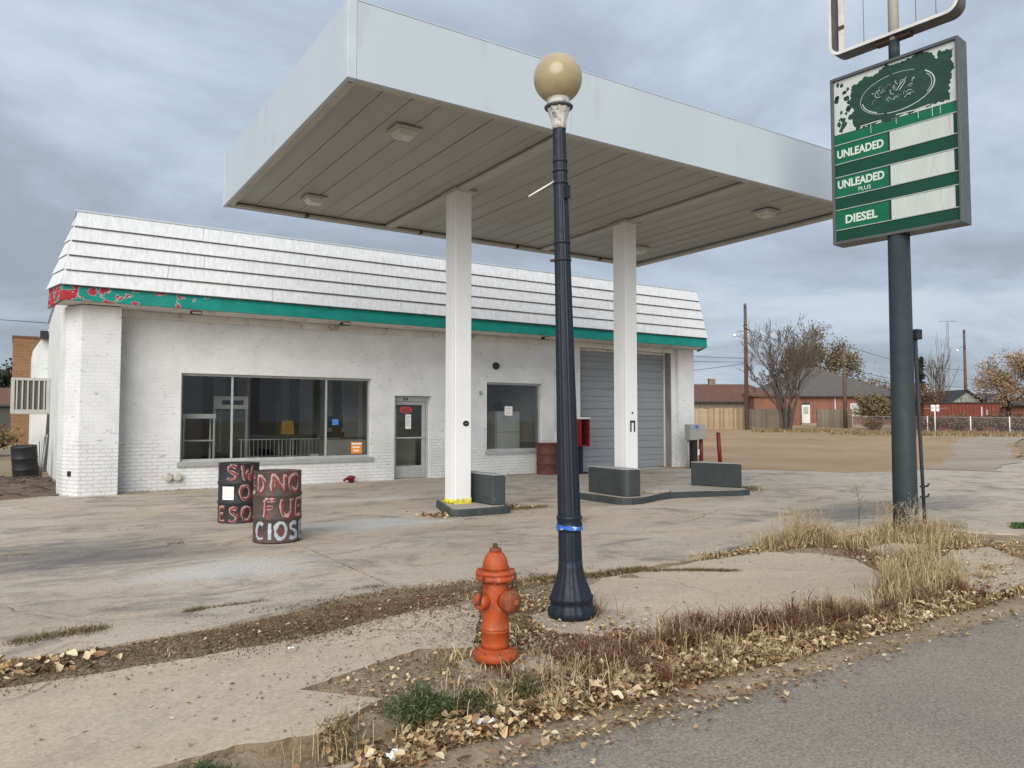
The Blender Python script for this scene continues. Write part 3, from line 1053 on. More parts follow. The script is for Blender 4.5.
rack()
t = thing('drinks_cooler', 'tall glass-door drinks cooler inside behind the first mullion', 'cooler', (4.52, 20.4, 0.014))
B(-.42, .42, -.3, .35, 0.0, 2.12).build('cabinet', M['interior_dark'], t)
for x in (-.42, .36): B(x, x + .06, -.35, -.302, 0.1, 1.98).build('door_frame', M['alu'], t)
B(-.358, .358, -.33, -.31, 0.1, 1.78).build('door_glass', M['glass'], t)
hd = B(-.42, .42, -.37, -.302, 1.80, 2.12).build('header', M['white_plain'], t)
B(-.22, .0, -.376, -.371, 1.90, 2.02).build('header_print', M['black'], hd)
B(.04, .3, -.376, -.371, 1.90, 2.02).build('header_print', M['navy'], hd)


def cage(x, y, label):
    t = thing('wire_crate', label, 'wire crate', (x, y, 0.014), group='wire crates inside the window')
    w, d, h = 0.62, 0.5, 1.02
    fr = MB()
    for z in (0.03, 0.55, h):
        for a, b in (((-w, -d), (w, -d)), ((w, -d), (w, d)), ((w, d), (-w, d)), ((-w, d), (-w, -d))):
            fr.tube([(*a, z), (*b, z)], 0.012, 5)
    for a in ((-w, -d), (w, -d), (w, d), (-w, d)):
        fr.tube([(*a, 0), (*a, h)], 0.014, 5)
    fr.build('frame', M['white_plain'], t)
    b = MB()
    for k in range(1, 12):
        x_ = -w + 2 * w * k / 12
        b.tube([(x_, -d, 0.03), (x_, -d, h)], 0.006, 4)
    b.build('front_grille', M['white_plain'], t)
    MB().box(-w + .03, w - .03, -d + .1, d - .03, 0.04, .5).build('stored_goods', M['interior_dark'], t, bev=.05)
    return t


cage(5.35, 20.3, 'white wire crate nearer the drinks cooler, inside the big window')
cage(6.66, 20.3, 'white wire crate nearer the counter, inside the big window')
bd = tag(B(4.95, 6.75, 19.95, 20.65, 1.05, 1.14).build('folded_bags', M['interior_dark'], bev=.03), 'dark folded bags lying across the white wire crates', 'bags')
t = thing('fuel_can', 'ochre plastic fuel can standing on the wire crates', 'fuel can', (6.0, 20.2, 1.142))
MB().prism([(-.17, -.11), (.17, -.11), (.17, .11), (-.17, .11)], 0, .38, top=[(-.15, -.09), (.15, -.09), (.15, .09), (-.15, .09)]).build('body', M['yellow_plastic'], t, bev=.03)
MB().tube([(-.1, 0, .37), (-.1, 0, .45), (.06, 0, .45), (.06, 0, .37)], .02, 6).build('handle', M['interior_dark'], t)
MB().lathe([(.04, .37), (.04, .43)], 10, (.11, 0, 0)).build('cap', M['black'], t)
t = thing('shop_counter', 'brown laminate counter inside the right pane', 'counter', (8.5, 20.6, 0.014))
B(-1.35, 1.3, -.3, .3, 0, .98).build('body', M['interior_wall'], t)
B(-1.4, 1.35, -.35, .35, .982, 1.04).build('counter_top', M['wood_counter'], t, bev=.01)
t = thing('cash_register', 'small register with a lit blue screen on the counter', 'cash register', (7.45, 20.55, 1.054))
B(-.2, .2, -.2, .2, 0, .15).build('base', M['black'], t, bev=.02)
B(-.02, .02, .02, .06, .15, .3).build('stand', M['black'], t)
sc_ = B(-.22, .22, -.0, .04, .26, .58).build('screen_housing', M['black'], t, bev=.01)
B(-.09, .09, -.006, -.002, .34, .50).build('screen', M['screen'], sc_)
t = thing('white_refrigerator', 'pale refrigerator inside the single window right of the door', 'refrigerator', (12.15, 19.3, 0.014))
B(-.42, .42, -.35, .35, .03, 1.78).build('cabinet', M['interior_wall'], t, bev=.02)
B(-.40, .40, -.40, -.353, .08, 1.15).build('lower_door', M['white_plain'], t, bev=.01)
B(-.40, .40, -.40, -.353, 1.17, 1.76).build('upper_door', M['white_plain'], t, bev=.01)
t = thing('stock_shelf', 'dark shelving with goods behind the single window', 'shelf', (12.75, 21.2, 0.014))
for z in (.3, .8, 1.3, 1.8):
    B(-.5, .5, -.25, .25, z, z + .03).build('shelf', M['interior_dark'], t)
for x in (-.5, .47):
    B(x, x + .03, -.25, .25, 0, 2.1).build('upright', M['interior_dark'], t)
tag(B(6.02, 6.24, 18.36, 18.46, 0.62, 0.70).build('paper_notice', M['paper']), 'white card lying at the foot of the big window', 'card')

# evaporative cooler hung on the left wall
t = thing('evaporative_cooler', 'beige louvred evaporative cooler hung on the left side wall', 'cooler', (0.30, 27.0, 1.72))
M['beige'] = plain('beige enamel', (0.40, 0.40, 0.37), 0.5, 0.08, 3, 0.05)
B(-.42, .42, .06, .95, .05, 1.03).build('cabinet', M['interior_dark'], t)
for a in ((-.5, -.40), (.40, .497)): B(a[0], a[1], 0, 1.0, 0, 1.08).build('corner_post', M['beige'], t, bev=.01)
B(-.398, .398, .002, 1.0, 1.0, 1.08).build('top_pan', M['beige'], t)
B(-.398, .398, .002, 1.0, 0.0, .13).build('bottom_pan', M['beige'], t)
for k in range(6):
    x = -.35 + .14 * k - .0
    B(x - .02, x + .02, .01, .055, .132, .998).build('grille_bar', M['beige'], t)
M['pad'] = plain('cooler pad', (0.11, 0.105, 0.095), 0.95, 0.3, 30)
B(-.397, .397, .057, .0595, .132, .998).build('pad', M['pad'], t)
tag(MB().bar((0.70, 26.3, 0.02), (0.78, 26.9, 1.70), .09, .05).build('prop_board', M['black']), 'dark board leaning under the evaporative cooler', 'board')

# ================================================================== CANOPY
CN = thing('pump_canopy', 'large flat white canopy on two square columns over the pump islands', 'canopy', (8.06, 11.2, 0))
def at_can(o):
    o.location = (-8.06, -11.2, 0)
    return o
CX0, CX1, CY0, CY1, CZ0, CZD, CZ1 = 3.02, 13.07, 8.06, 14.30, 5.40, 5.475, 6.315
T = 0.05
spl = [CX0 + .11, 6.2, 9.35, CX1 - .11]
for k in range(3):
    at_can(B(spl[k] + (.002 if k else .001), spl[k + 1] - .002, CY0, CY0 + T, CZ0, CZ1).build('fascia_panel', M['white_metal'], CN, bev=.004))
    at_can(B(spl[k] + .002, spl[k + 1] - .002, CY1 - T, CY1, CZ0, CZ1).build('fascia_panel', M['white_metal'], CN, bev=.004))
for x in (CX0, CX1 - T):
    at_can(B(x, x + T, CY0 + .113, CY1 - .113, CZ0, CZ1).build('fascia_panel', M['white_metal'], CN, bev=.004))
for x0, x1, xa in ((CX0 - .004, CX0 + .108, 0), (CX1 - .108, CX1 + .004, 1)):
    for y0, y1 in ((CY0 - .004, CY0 + .11), (CY1 - .11, CY1 + .004)):
        at_can(B(x0, x1, y0, y1, CZ0 - .003, CZ1 + .004).build('corner_trim', M['white_trim'], CN, bev=.006))
at_can(B(CX0 + .112, CX1 - .112, CY0 - .006, CY0 + .06, CZ1 - .0, CZ1 + .012).build('top_trim', M['white_trim'], CN))
# inner gutter ledge
for a in ((CX0 + .112, CX1 - .112, CY0 + T + .002, CY0 + .16), (CX0 + .112, CX1 - .112, CY1 - .16, CY1 - T - .002), (CX0 + T + .002, CX0 + .16, CY0 + .162, CY1 - .162), (CX1 - .16, CX1 - T - .002, CY0 + .162, CY1 - .162)):
    at_can(B(*a, CZ0 + .008, CZ0 + .05).build('gutter', M['gutter'], CN))
    c_ = ((a[0] + a[1]) / 2, (a[2] + a[3]) / 2)
# joint clips along the gutters
for k in range(4):
    x = 4.5 + 2.4 * k
    at_can(B(x, x + .06, CY1 - .18, CY1 - T - .004, CZ0 + .002, CZ0 + .055).build('gutter_clip', M['dark_seam'], CN))
# deck pans with open seams
nd = 25
xa, xb = CX0 + .17, CX1 - .17
wd = (xb - xa) / nd
pan = None
rs = random.Random(9)
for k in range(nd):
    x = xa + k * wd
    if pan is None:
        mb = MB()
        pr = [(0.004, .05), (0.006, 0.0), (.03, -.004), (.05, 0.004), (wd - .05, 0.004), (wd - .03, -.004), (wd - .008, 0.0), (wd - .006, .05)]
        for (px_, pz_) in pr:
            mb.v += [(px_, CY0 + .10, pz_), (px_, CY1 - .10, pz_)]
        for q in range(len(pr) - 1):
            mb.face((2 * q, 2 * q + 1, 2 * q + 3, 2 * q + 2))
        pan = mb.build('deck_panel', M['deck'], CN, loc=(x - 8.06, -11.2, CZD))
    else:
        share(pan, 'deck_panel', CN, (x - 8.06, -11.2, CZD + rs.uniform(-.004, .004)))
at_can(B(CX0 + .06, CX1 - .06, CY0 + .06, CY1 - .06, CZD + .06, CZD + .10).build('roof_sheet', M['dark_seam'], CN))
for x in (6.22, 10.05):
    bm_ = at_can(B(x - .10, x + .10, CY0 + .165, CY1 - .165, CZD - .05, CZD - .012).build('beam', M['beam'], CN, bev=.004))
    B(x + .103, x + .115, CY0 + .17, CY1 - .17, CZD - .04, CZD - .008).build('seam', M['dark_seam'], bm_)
# square columns with a folded side seam
for x0, x1 in ((6.14, 6.45), (9.92, 10.22)):
    c_ = at_can(B(x0, x1, 11.2, 11.56, 0.12, CZD - .012).build('column', M['column'], CN, bev=.012))
    B(x0 - .006, x0 - .001, 11.30, 11.46, 0.14, CZD - .06).build('side_strip', M['column'], c_)
    B(x0 - .05, x1 + .05, 11.1, 11.66, CZD - .055, CZD - .013).build('cap_plate', M['beam'], c_)
    if x0 < 7:
        mb = MB(); mb.lathe([(0.06, 0), (0.06, .008), (.05, .012)], 20)
        pl = mb.build('plaque', M['black'], c_, loc=(6.345, 11.199, 1.47), rot=(PI / 2, 0, 0)); pl.scale = (1, .8, 1)
        B(-.03, .03, -.004, .004, .0125, .0145).build('emblem', M['grey_box'], pl)
        for k, (dz_, w_) in enumerate(((0.145, .08), (.165, .07), (.19, .05))):
            mb = MB()
            n_ = 18
            for q in range(n_ + 1):
                xx = x0 - .004 + (x1 - x0 + .008) * q / n_
                z_ = dz_ + .025 * math.sin(q * 1.3 + k * 2) + .03 * nz(q, k, .7)
                mb.v += [(xx, 11.194 - .004 * k - .006 * math.sin(q * .9), z_ - .02), (xx, 11.190 - .004 * k - .008 * math.sin(q * .9 + 1), z_ + w_ * .25)]
            for q in range(n_): mb.face((2 * q, 2 * q + 2, 2 * q + 3, 2 * q + 1))
            mb.build('caution_tape', M['yellow_tape'], c_)
        mb = MB(); mb.tube([(6.128, 11.2 + .04 * q, .16 + .02 * math.sin(q * 2)) for q in range(10)], .03, 5); mb.build('caution_tape', M['yellow_tape'], c_)
    else:
        B(x0 + .10, x0 + .13, 11.19, 11.199, 1.30, 1.52).build('bracket', M['black'], c_)
        B(x0 + .195, x0 + .225, 11.19, 11.199, 1.30, 1.52).build('bracket', M['black'], c_)
        B(x0 + .10, x0 + .225, 11.188, 11.1895, 1.48, 1.52).build('bracket', M['black'], c_)
        mb = MB(); mb.lathe([(0.02, 0), (0.02, .01)], 12); mb.build('bolt_hole', M['black'], c_, loc=(x0 + .16, 11.199, 1.67), rot=(PI / 2, 0, 0))
# recessed box lights under the deck
for (x, y) in ((4.30, 9.30), (4.30, 13.05), (11.72, 9.26), (11.80, 12.85)):
    b_ = at_can(B(x - .19, x + .19, y - .19, y + .19, CZD - .045, CZD - .012).build('canopy_light', M['beam'], CN, bev=.01))
    mb = MB().prism([(x - .15, y - .15), (x + .15, y - .15), (x + .15, y + .15), (x - .15, y + .15)], CZD - .13, CZD - .047)
    for i_ in range(4):
        vx = mb.v[i_]; mb.v[i_] = (x + (vx[0] - x) * .7, y + (vx[1] - y) * .7, vx[2])
    mb.build('lens', M['lens'], b_, bev=.01)

# ---- pump islands
def island(name, label, outline, guards, loc):
    t = thing(name, label, 'pump island', loc, group='pump islands under the canopy')
    L = [(p[0] - loc[0], p[1] - loc[1]) for p in outline]
    MB().prism(L, -0.03, 0.12).build('kerb', M['island_paint'], t, bev=.02)
    cx = sum(p[0] for p in L) / len(L); cy = sum(p[1] for p in L) / len(L)
    ins = []
    for p in L:
        d = Vector((cx - p[0], cy - p[1])); q = Vector(p) + d.normalized() * .09
        ins.append((q.x, q.y))
    MB().prism(ins, 0.08, 0.126).build('top_slab', M['island_top'], t)
    for g in guards:
        G = [(p[0] - loc[0], p[1] - loc[1]) for p in g]
        gd = MB().prism(G, 0.128, 0.61).build('pump_guard', M['island_paint'], t, bev=.02)
        MB().prism([(p[0], p[1]) for p in G], 0.613, 0.632).build('guard_cap', M['grey_box'], gd, bev=.006)
    return t


i1 = island('pump_island', 'small grey island under the left canopy column wrapped in yellow tape',
       [(5.72, 10.62), (5.84, 10.53), (6.0, 10.50), (6.62, 10.49), (6.78, 10.53), (6.88, 10.64), (6.93, 10.9), (6.93, 12.0), (6.2, 12.0), (5.98, 11.4)],
       [[(6.56, 10.70), (6.80, 10.66), (6.80, 11.9), (6.56, 11.9)]], (6.3, 11.35, 0))
i2 = island('pump_island', 'long dark grey island with two guard boxes under the right canopy column',
       [(9.13, 10.62), (9.18, 10.47), (9.32, 10.39), (9.55, 10.39), (9.85, 10.50), (10.2, 10.66), (10.7, 10.80), (11.2, 10.74), (11.8, 10.58), (12.35, 10.41), (12.55, 10.42), (12.66, 10.56), (12.74, 11.5), (12.6, 12.1), (11.4, 11.95), (10.3, 12.0), (9.5, 12.25), (9.15, 12.1)],
       [[(9.31, 10.66), (9.33, 10.57), (9.39, 10.53), (9.66, 10.52), (9.72, 11.74), (9.42, 11.76)], [(12.55, 10.62), (12.60, 10.70), (12.64, 11.76), (12.22, 11.73)]], (11.0, 11.3, 0))
MB().prism(ragged([(-.85, -.60), (-.35, -.50), (-.2, -.42), (-.5, -.3), (-.9, -.35)], .08, .03, 3), 0.127, 0.19).build('broken_concrete', M['island_top'], i2, bev=.01)

# ================================================================== LAMP POST
LP = thing('street_lamp', 'dark blue fluted iron lamp post with a yellowed globe beside the hydrant', 'street lamp', (3.66, 4.78, -0.004))
tiltv = (Vector((0, 0, 1)) - RT * 0.0225).normalized()
LP.rotation_euler = Vector((0, 0, 1)).rotation_difference(tiltv).to_euler()
MB().lathe([(.175, 0), (.186, .02), (.186, .07), (.168, .085), (.160, .12), (.172, .135), (.172, .16), (.158, .175), (.152, .20), (.128, .26), (.107, .32), (.097, .38), (.093, .44)], 64, flute=(16, .055)).build('base', M['navy'], LP)
MB().lathe([(.093, .44), (.090, .66)], 64, flute=(16, .06), caps=False).build('lower_shaft', M['navy'], LP)
MB().lathe([(.092, .66), (.100, .668), (.100, .70), (.096, .71), (.096, .75), (.101, .758), (.101, .775), (.092, .785)], 32).build('collar', M['navy'], LP)
prof = [(.091 - (.091 - .052) * (k / 12) ** 0.9, .785 + (3.86 - .785) * k / 12) for k in range(13)]
MB().lathe(prof, 64, flute=(16, .09), caps=False).build('shaft', M['navy'], LP)
for z in (2.80, 2.94, 3.42, 3.52, 3.60):
    k = (z - .785) / 3.075
    r = .091 - .039 * k ** .9
    MB().lathe([(r + .001, z - .012), (r + .006, z - .01), (r + .006, z + .01), (r + .001, z + .012)], 24).build('band', M['black'], LP)
mb = MB(); mb.box(-.02, .02, -.10, -.06, 3.28, 3.38); mb.build('band_clip', M['navy'], LP)
d_ = RT
mb = MB(); mb.tube([tuple(-d_ * .05 + Vector((0, 0, 3.44))), tuple(-d_ * .27 + Vector((0, -.02, 3.315)))], .007, 6); mb.build('banner_rod', M['white_plain'], LP)
mb = MB(); mb.tube([tuple(-d_ * .05 + Vector((0, 0, 2.80))), tuple(-d_ * .10 + Vector((0, 0, 2.80)))], .012, 6); mb.build('banner_hook', M['iron'], LP)
mb = MB()
for k in range(2):
    q = [(.102 * math.cos(a) * (1 + .02 * math.sin(5 * a + k)), .102 * math.sin(a) * (1 + .02 * math.sin(5 * a + k)), .675 + .010 * k + .012 * math.sin(2 * a + k * 2)) for a in [2 * PI * j / 32 for j in range(33)]]
    i = len(mb.v)
    for p in q: mb.v += [p, (p[0] * 1.01, p[1] * 1.01, p[2] + .024)]
    for j in range(32): mb.face((i + 2 * j, i + 2 * j + 2, i + 2 * j + 3, i + 2 * j + 1), 0, True)
mb.build('ribbon', M['blue_tape'], LP)
M['cap_paint'] = plain('flaking white capital', (0.52, 0.51, 0.47), 0.7, 0.15, 20, .4, 60, dirt=((0.06, 0.065, 0.07), 0.38, 26))
M['cap_dark'] = plain('dark capital rim', (0.07, 0.075, 0.08), .6, .3, 20, .2)
MB().lathe([(.058, 3.86), (.060, 3.90), (.068, 3.95), (.086, 4.005), (.10, 4.028)], 40, flute=(10, .10)).build('capital', M['cap_paint'], LP)
MB().lathe([(.10, 4.026), (.114, 4.034), (.116, 4.044), (.10, 4.052)], 32).build('rim', M['cap_dark'], LP)
MB().lathe([(.088, 4.052), (.092, 4.06), (.092, 4.085), (.086, 4.09), (.094, 4.095), (.094, 4.115)], 32).build('globe_ring', M['cap_paint'], LP)


def mk_globe():
    t = NT('yellowed acrylic globe')
    v = t.obj()
    a = t.noise(t.mapv(v, (1, 1, 1.6)), 7, 5, .6)
    c = t.ramp(a, .3, .7, (0.40, 0.315, 0.175), (0.50, 0.41, 0.25))
    m = t.done(c, .22, 0, .5)
    t.b.inputs['Transmission Weight'].default_value = .18
    t.b.inputs['Subsurface Weight'].default_value = .25
    t.b.inputs['Subsurface Radius'].default_value = (.1, .08, .05)
    return m


M['globe'] = mk_globe()
mb = MB()
mb.lathe([(.197 * math.sin(a), -.197 * math.cos(a)) for a in [PI * (0.14 + .86 * k / 22) for k in range(23)]], 40, (0, 0, 4.278))
mb.build('globe', M['globe'], LP)

# ================================================================== HYDRANT
def mk_hyd():
    t = NT('weathered orange hydrant paint')
    v = t.obj()
    a = t.noise(v, 7, 6, .65)
    c = t.ramp(a, .3, .7, (0.33, 0.052, 0.012), (0.47, 0.090, 0.020))
    w = t.noise(t.mapv(v, (1, 1, .55)), 13, 9, .78, .6)
    c = t.mix(t.math('MULTIPLY', t.ramp(w, .50, .70), .8), c, (0.13, .042, .024))
    w2 = t.noise(t.mapv(v, (1, 1, .5), (3, 1, 2)), 16, 7, .7)
    c = t.mix(t.math('MULTIPLY', t.ramp(w2, .58, .66), .5), c, (0.42, .25, .17))
    sp = t.n('ShaderNodeSeparateXYZ'); t.link(v, sp.inputs[0])
    t.bump(w, .3, .006)
    return t.done(c, .55, 0, .35)


M['hydrant'] = mk_hyd()
M['hyd_rust'] = plain('rusted cap iron', (0.23, 0.065, 0.025), .7, .4, 18, .3, 60, dirt=((0.09, 0.05, 0.035), .35, 20))
HY = thing('fire_hydrant', 'weathered orange fire hydrant standing among dry leaves by the street', 'fire hydrant', (2.585, 4.175, -0.02), R(12))
MB().lathe([(.085, -.02), (.085, .03), (.138, .034), (.142, .045), (.142, .066), (.136, .078), (.11, .088), (.094, .105)], 32).build('base_flange', M['hydrant'], HY)
for k in range(8):
    a = 2 * PI * k / 8 + .2
    MB().lathe([(.013, .03), (.013, .092), (.008, .097)], 6, (.120 * math.cos(a), .120 * math.sin(a), 0), smooth=False).build('bolt', M['hyd_rust'], HY)
MB().lathe([(.094, .105), (.088, .13), (.086, .20), (.091, .205), (.091, .214), (.0865, .218), (.091, .222), (.091, .231), (.0855, .236), (.0855, .30), (.090, .33), (.092, .40), (.090, .46), (.0845, .49), (.084, .52)], 40).build('barrel', M['hydrant'], HY)
MB().lathe([(.084, .52), (.122, .526), (.127, .535), (.127, .552), (.120, .556), (.120, .562), (.127, .566), (.127, .580), (.118, .588), (.088, .592)], 40).build('bonnet_flange', M['hydrant'], HY)
for k in range(8):
    a = 2 * PI * k / 8
    MB().lathe([(.012, .518), (.012, .598)], 6, (.108 * math.cos(a), .108 * math.sin(a), 0), smooth=False).build('bolt', M['hyd_rust'], HY)
dome = [(.086, .592)] + [(.086 * math.cos(a) ** .8, .592 + .118 * math.sin(a)) for a in [PI / 2 * k / 12 for k in range(1, 12)]] + [(.032, .712)]
MB().lathe(dome, 48, flute=(8, .035)).build('bonnet', M['hydrant'], HY)
MB().lathe([(.036, .702), (.040, .706), (.040, .722), (.030, .728)], 20).build('nut_collar', M['hyd_rust'], HY)
MB().lathe([(.019, .728), (.017, .752), (.010, .756)], 5, smooth=False).build('operating_nut', M['iron'], HY)


def nozzle(ang, r, reach, z, big):
    """nozzle pointing along local angle ang (radians), cap with a pentagon nut"""
    rot = (PI / 2, 0, ang)
    p = MB().lathe([(r * .86, .05), (r * .86, reach - .03), (r * 1.0, reach - .025), (r * 1.0, reach - .012)], 28).build('nozzle', M['hydrant'], HY, loc=(0, 0, z), rot=rot)
    c = MB().lathe([(r * 1.04, reach - .012), (r * 1.06, reach - .006), (r * 1.06, reach + .022), (r * .98, reach + .030), (r * .55, reach + .042), (r * .36, reach + .045)], 32).build('cap', M['hyd_rust'] if big else M['hydrant'], p)
    MB().lathe([(r * .30, reach + .042), (r * .27, reach + .064), (r * .18, reach + .068)], 5, smooth=False).build('cap_nut', M['hyd_rust'], p)
    return p


nozzle(0.0, .067, .135, .408, True)              # pumper nozzle towards the street
nozzle(-PI / 2, .049, .118, .405, False)
nozzle(PI / 2, .049, .118, .405, False)


def chain(a, b, sag, nlink=16):
    mb = MB()
    a, b = Vector(a), Vector(b)
    for k in range(nlink):
        f = (k + .5) / nlink
        p = a.lerp(b, f) + Vector((0, 0, -sag * 4 * f * (1 - f)))
        f2 = f + .01
        q = a.lerp(b, f2) + Vector((0, 0, -sag * 4 * f2 * (1 - f2)))
        t = (q - p).normalized()
        u = t.orthogonal().normalized(); w = t.cross(u)
        if k % 2: u = w
        L = (b - a).length / nlink * .75
        mb.tube([tuple(p + t * L * math.cos(x) + u * .008 * math.sin(x)) for x in [2 * PI * j / 6 for j in range(7)]], .0034, 4)
    mb.build('chain', M['iron'], HY)


chain((-.132, -.03, .57), (-.168, -.03, .40), .02)
chain((.09, -.09, .57), (.04, -.155, .45), .02)
chain((.128, -.02, .57), (.155, -.015, .40), .03)

# ================================================================== PRICE SIGN
SG = thing('price_sign', 'tall pole sign with green fuel price cabinet and an empty frame above', 'pole sign', (10.22, 5.85, 0), math.atan2(-.993, .122))
M['sign_metal'] = plain('dark bronze sign metal', (0.085, 0.088, 0.092), .45, .12, 4, .04, 60)
M['sign_green'] = plain('fuel sign green', (0.003, 0.115, 0.058), .4, .1, 3, .02, dirt=((0.012, .075, .042), .2, 5))
M['sign_green_dark'] = plain('deep green band', (0.002, 0.050, 0.029), .45, .12, 3, .02)
M['sign_paint'] = plain('brushed on dull green', (0.012, 0.046, 0.034), .6, .3, 4, .3, 30, stretch=(1, 1, 4))
M['sign_white'] = plain('aged white panel', (0.47, 0.51, 0.48), .4, .06, 3, .02, dirt=((.36, .40, .37), .3, 4), stretch=(3, 1, .4))
MB().lathe([(.165, -.02), (.157, .1), (.140, 4.095)], 32).build('pole', M['green_grey'], SG)
MB().lathe([(.07, 6.55), (.068, 9.0)], 20).build('upper_pole', M['gutter'], SG)
MB().lathe([(.073, 6.55), (.073, 6.86)], 20).build('pole_sleeve', M['green_grey'], SG)
cab = MB().box(-.83, .83, -.10, .12, 4.11, 6.54).build('cabinet', M['sign_metal'], SG)
for a in ((-.87, -.832), (.832, .87)):
    B(a[0], a[1], -.15, .15, 4.09, 6.56).build('cabinet_frame', M['sign_metal'], cab, bev=.006)
for a in ((4.09, 4.128), (6.522, 6.56)):
    B(-.83, .83, -.15, .15, a[0], a[1]).build('cabinet_frame', M['sign_metal'], cab)
FY = -.105
def panel(x0, x1, z0, z1, mat, name, dy=0.0):
    return B(x0, x1, FY - .004 - dy, FY - dy, z0, z1).build(name, mat, SG)
XA, XB = -.83, .83
rows = [(4.30, 4.595), (4.78, 5.08), (5.275, 5.56)]
bands = [(4.13, 4.30), (4.595, 4.78), (5.08, 5.275), (5.56, 5.71)]
for z0, z1 in bands:
    panel(XA, XB, z0 + .006, z1 - .006, M['sign_green_dark'] if z0 < 5.5 else M['sign_green'], 'green_band')
XM = -.04
for k, (z0, z1) in enumerate(rows):
    panel(XA, XM - .03, z0 + .008, z1 - .008, M['sign_green'], 'grade_panel')
    panel(XM - .03, XM, z0 + .008, z1 - .008, M['black'], 'divider')
    panel(XM, .775, z0 + .008, z1 - .008, M['sign_white'], 'price_panel', .004)
    panel(.776, XB, z0 + .008, z1 - .008, M['sign_green_dark'], 'end_panel')
    for zz_ in (z0, z1):
        B(XA, XB, FY - .016, FY, zz_ - .006, zz_ + .006).build('rail', M['alu'], SG)
M['sign_letter'] = plain('cream lettering', (0.56, 0.62, 0.55), .5, .08)
text('lettering', 'UNLEADED', .158, M['sign_letter'], SG, (-.80, FY - .006, 5.365), sx=.83, bold=.005)
text('lettering', 'UNLEADED', .158, M['sign_letter'], SG, (-.80, FY - .006, 4.915), sx=.83, bold=.005)
text('lettering', 'PLUS', .085, M['sign_letter'], SG, (-.50, FY - .006, 4.815))
text('lettering', 'DIESEL', .165, M['sign_letter'], SG, (-.70, FY - .006, 4.385), sx=.95, bold=.005)
# painted-over top panel: aged white sheet, rough coat of dull green with ragged edges, scratches of the old emblem
panel(XA, XB, 5.716, 6.52, M['sign_white'], 'top_panel')
mb = MB()
out = []
rs = random.Random(2)
edge = [(-.52, 5.73), (-.2, 5.725), (.2, 5.735), (.5, 5.725), (.74, 5.73), (.76, 5.85), (.79, 6.1), (.80, 6.3), (.81, 6.43), (.62, 6.45), (.60, 6.36), (.54, 6.44), (.45, 6.49), (.2, 6.49), (-.05, 6.50), (-.2, 6.44), (-.42, 6.43), (-.55, 6.38), (-.6, 6.2), (-.56, 6.0), (-.55, 5.85)]
mb = MB()
rg = ragged(edge, .012, .05, 4.2)
rg = [(p[0] + .010 * math.sin(k * 2.4) * nz(k, 1, .9) + rs.uniform(-.006, .006), p[1] + .012 * nz(k, 5, 1.3) + rs.uniform(-.008, .008)) for k, p in enumerate(rg)]
i = len(mb.v)
mb.v += [(p[0], FY - .0065, p[1]) for p in rg] + [(p[0], FY - .0045, p[1]) for p in rg]
nr = len(rg)
mb.face([i + k for k in range(nr)])
for k in range(nr): mb.face((i + (k + 1) % nr, i + k, i + nr + k, i + nr + (k + 1) % nr))
mb.build('overpaint', M['sign_paint'], SG)
rs = random.Random(14)
for k in range(24):
    x, z = rs.uniform(-.81, -.58), rs.uniform(5.76, 6.48)
    s_ = rs.uniform(.02, .05)
    pts = [(x + s_ * rs.uniform(.5, 1) * math.cos(a), z + s_ * 1.3 * rs.uniform(.5, 1) * math.sin(a)) for a in [2 * PI * j / 10 for j in range(10)]]
    mb = MB(); mb.v += [(p[0], FY - .0062, p[1]) for p in pts] + [(p[0], FY - .0045, p[1]) for p in pts]
    mb.face(list(range(10)))
    for j in range(10): mb.face(((j + 1) % 10, j, 10 + j, 10 + (j + 1) % 10))
    mb.build('paint_patch', M['sign_paint'], SG)


def strip2(mb, pts, w, fmap):
    """flat painted stroke along 2-D points, mapped to 3-D by fmap"""
    i = len(mb.v)
    n = len(pts)
    for k, p in enumerate(pts):
        a = Vector(pts[max(0, k - 1)]); b = Vector(pts[min(n - 1, k + 1)])
        t = (b - a); t = t.normalized() if t.length > 0 else Vector((1, 0))
        ww = (w[k] if isinstance(w, list) else w) / 2
        nn = Vector((-t.y, t.x)) * ww
        mb.v += [fmap(p[0] - nn.x, p[1] - nn.y), fmap(p[0] + nn.x, p[1] + nn.y)]
    for k in range(n - 1):
        mb.face((i + 2 * k, i + 2 * k + 2, i + 2 * k + 3, i + 2 * k + 1))


fm = lambda x, z: (x, FY - .0085, z)
def arc(cx, cz, rx, rz_, a0, a1, n=22, tilt=0.0):
    return [(cx + rx * math.cos(a), cz + rz_ * math.sin(a) + tilt * rx * math.cos(a)) for a in [R(a0 + (a1 - a0) * k / n) for k in range(n + 1)]]
mb = MB()
for (a0, a1, s_, w_) in ((100, 250, 1.0, .006), (255, 330, 1.0, .010), (-35, 40, 1.0, .016), (-30, 30, .93, .008), (185, 235, .94, .012), (60, 95, 1.0, .005)):
    strip2(mb, arc(.06, 6.08, .50 * s_, .27 * s_, a0, a1), w_, fm)
mb.build('worn_emblem', M['sign_white'], SG)
mb = MB()
rs = random.Random(31)
for k in range(34):
    x = rs.uniform(-.28, .36); z = rs.choice((6.13, 6.0)) + rs.uniform(-.05, .06) + x * .03
    a = rs.uniform(.2, 2.6); L = rs.uniform(.015, .06)
    strip2(mb, [(x, z), (x + L * math.cos(a), z + L * math.sin(a)), (x + L * 1.5 * math.cos(a - .5), z + L * 1.3 * math.sin(a - .5))], rs.uniform(.002, .008), fm)
strip2(mb, [(.06, 6.10), (.14, 6.19), (.2, 6.25), (.17, 6.17), (.10, 6.09)], .010, fm)
strip2(mb, arc(-.18, 6.13, .05, .05, 60, 300, 8), .007, fm)
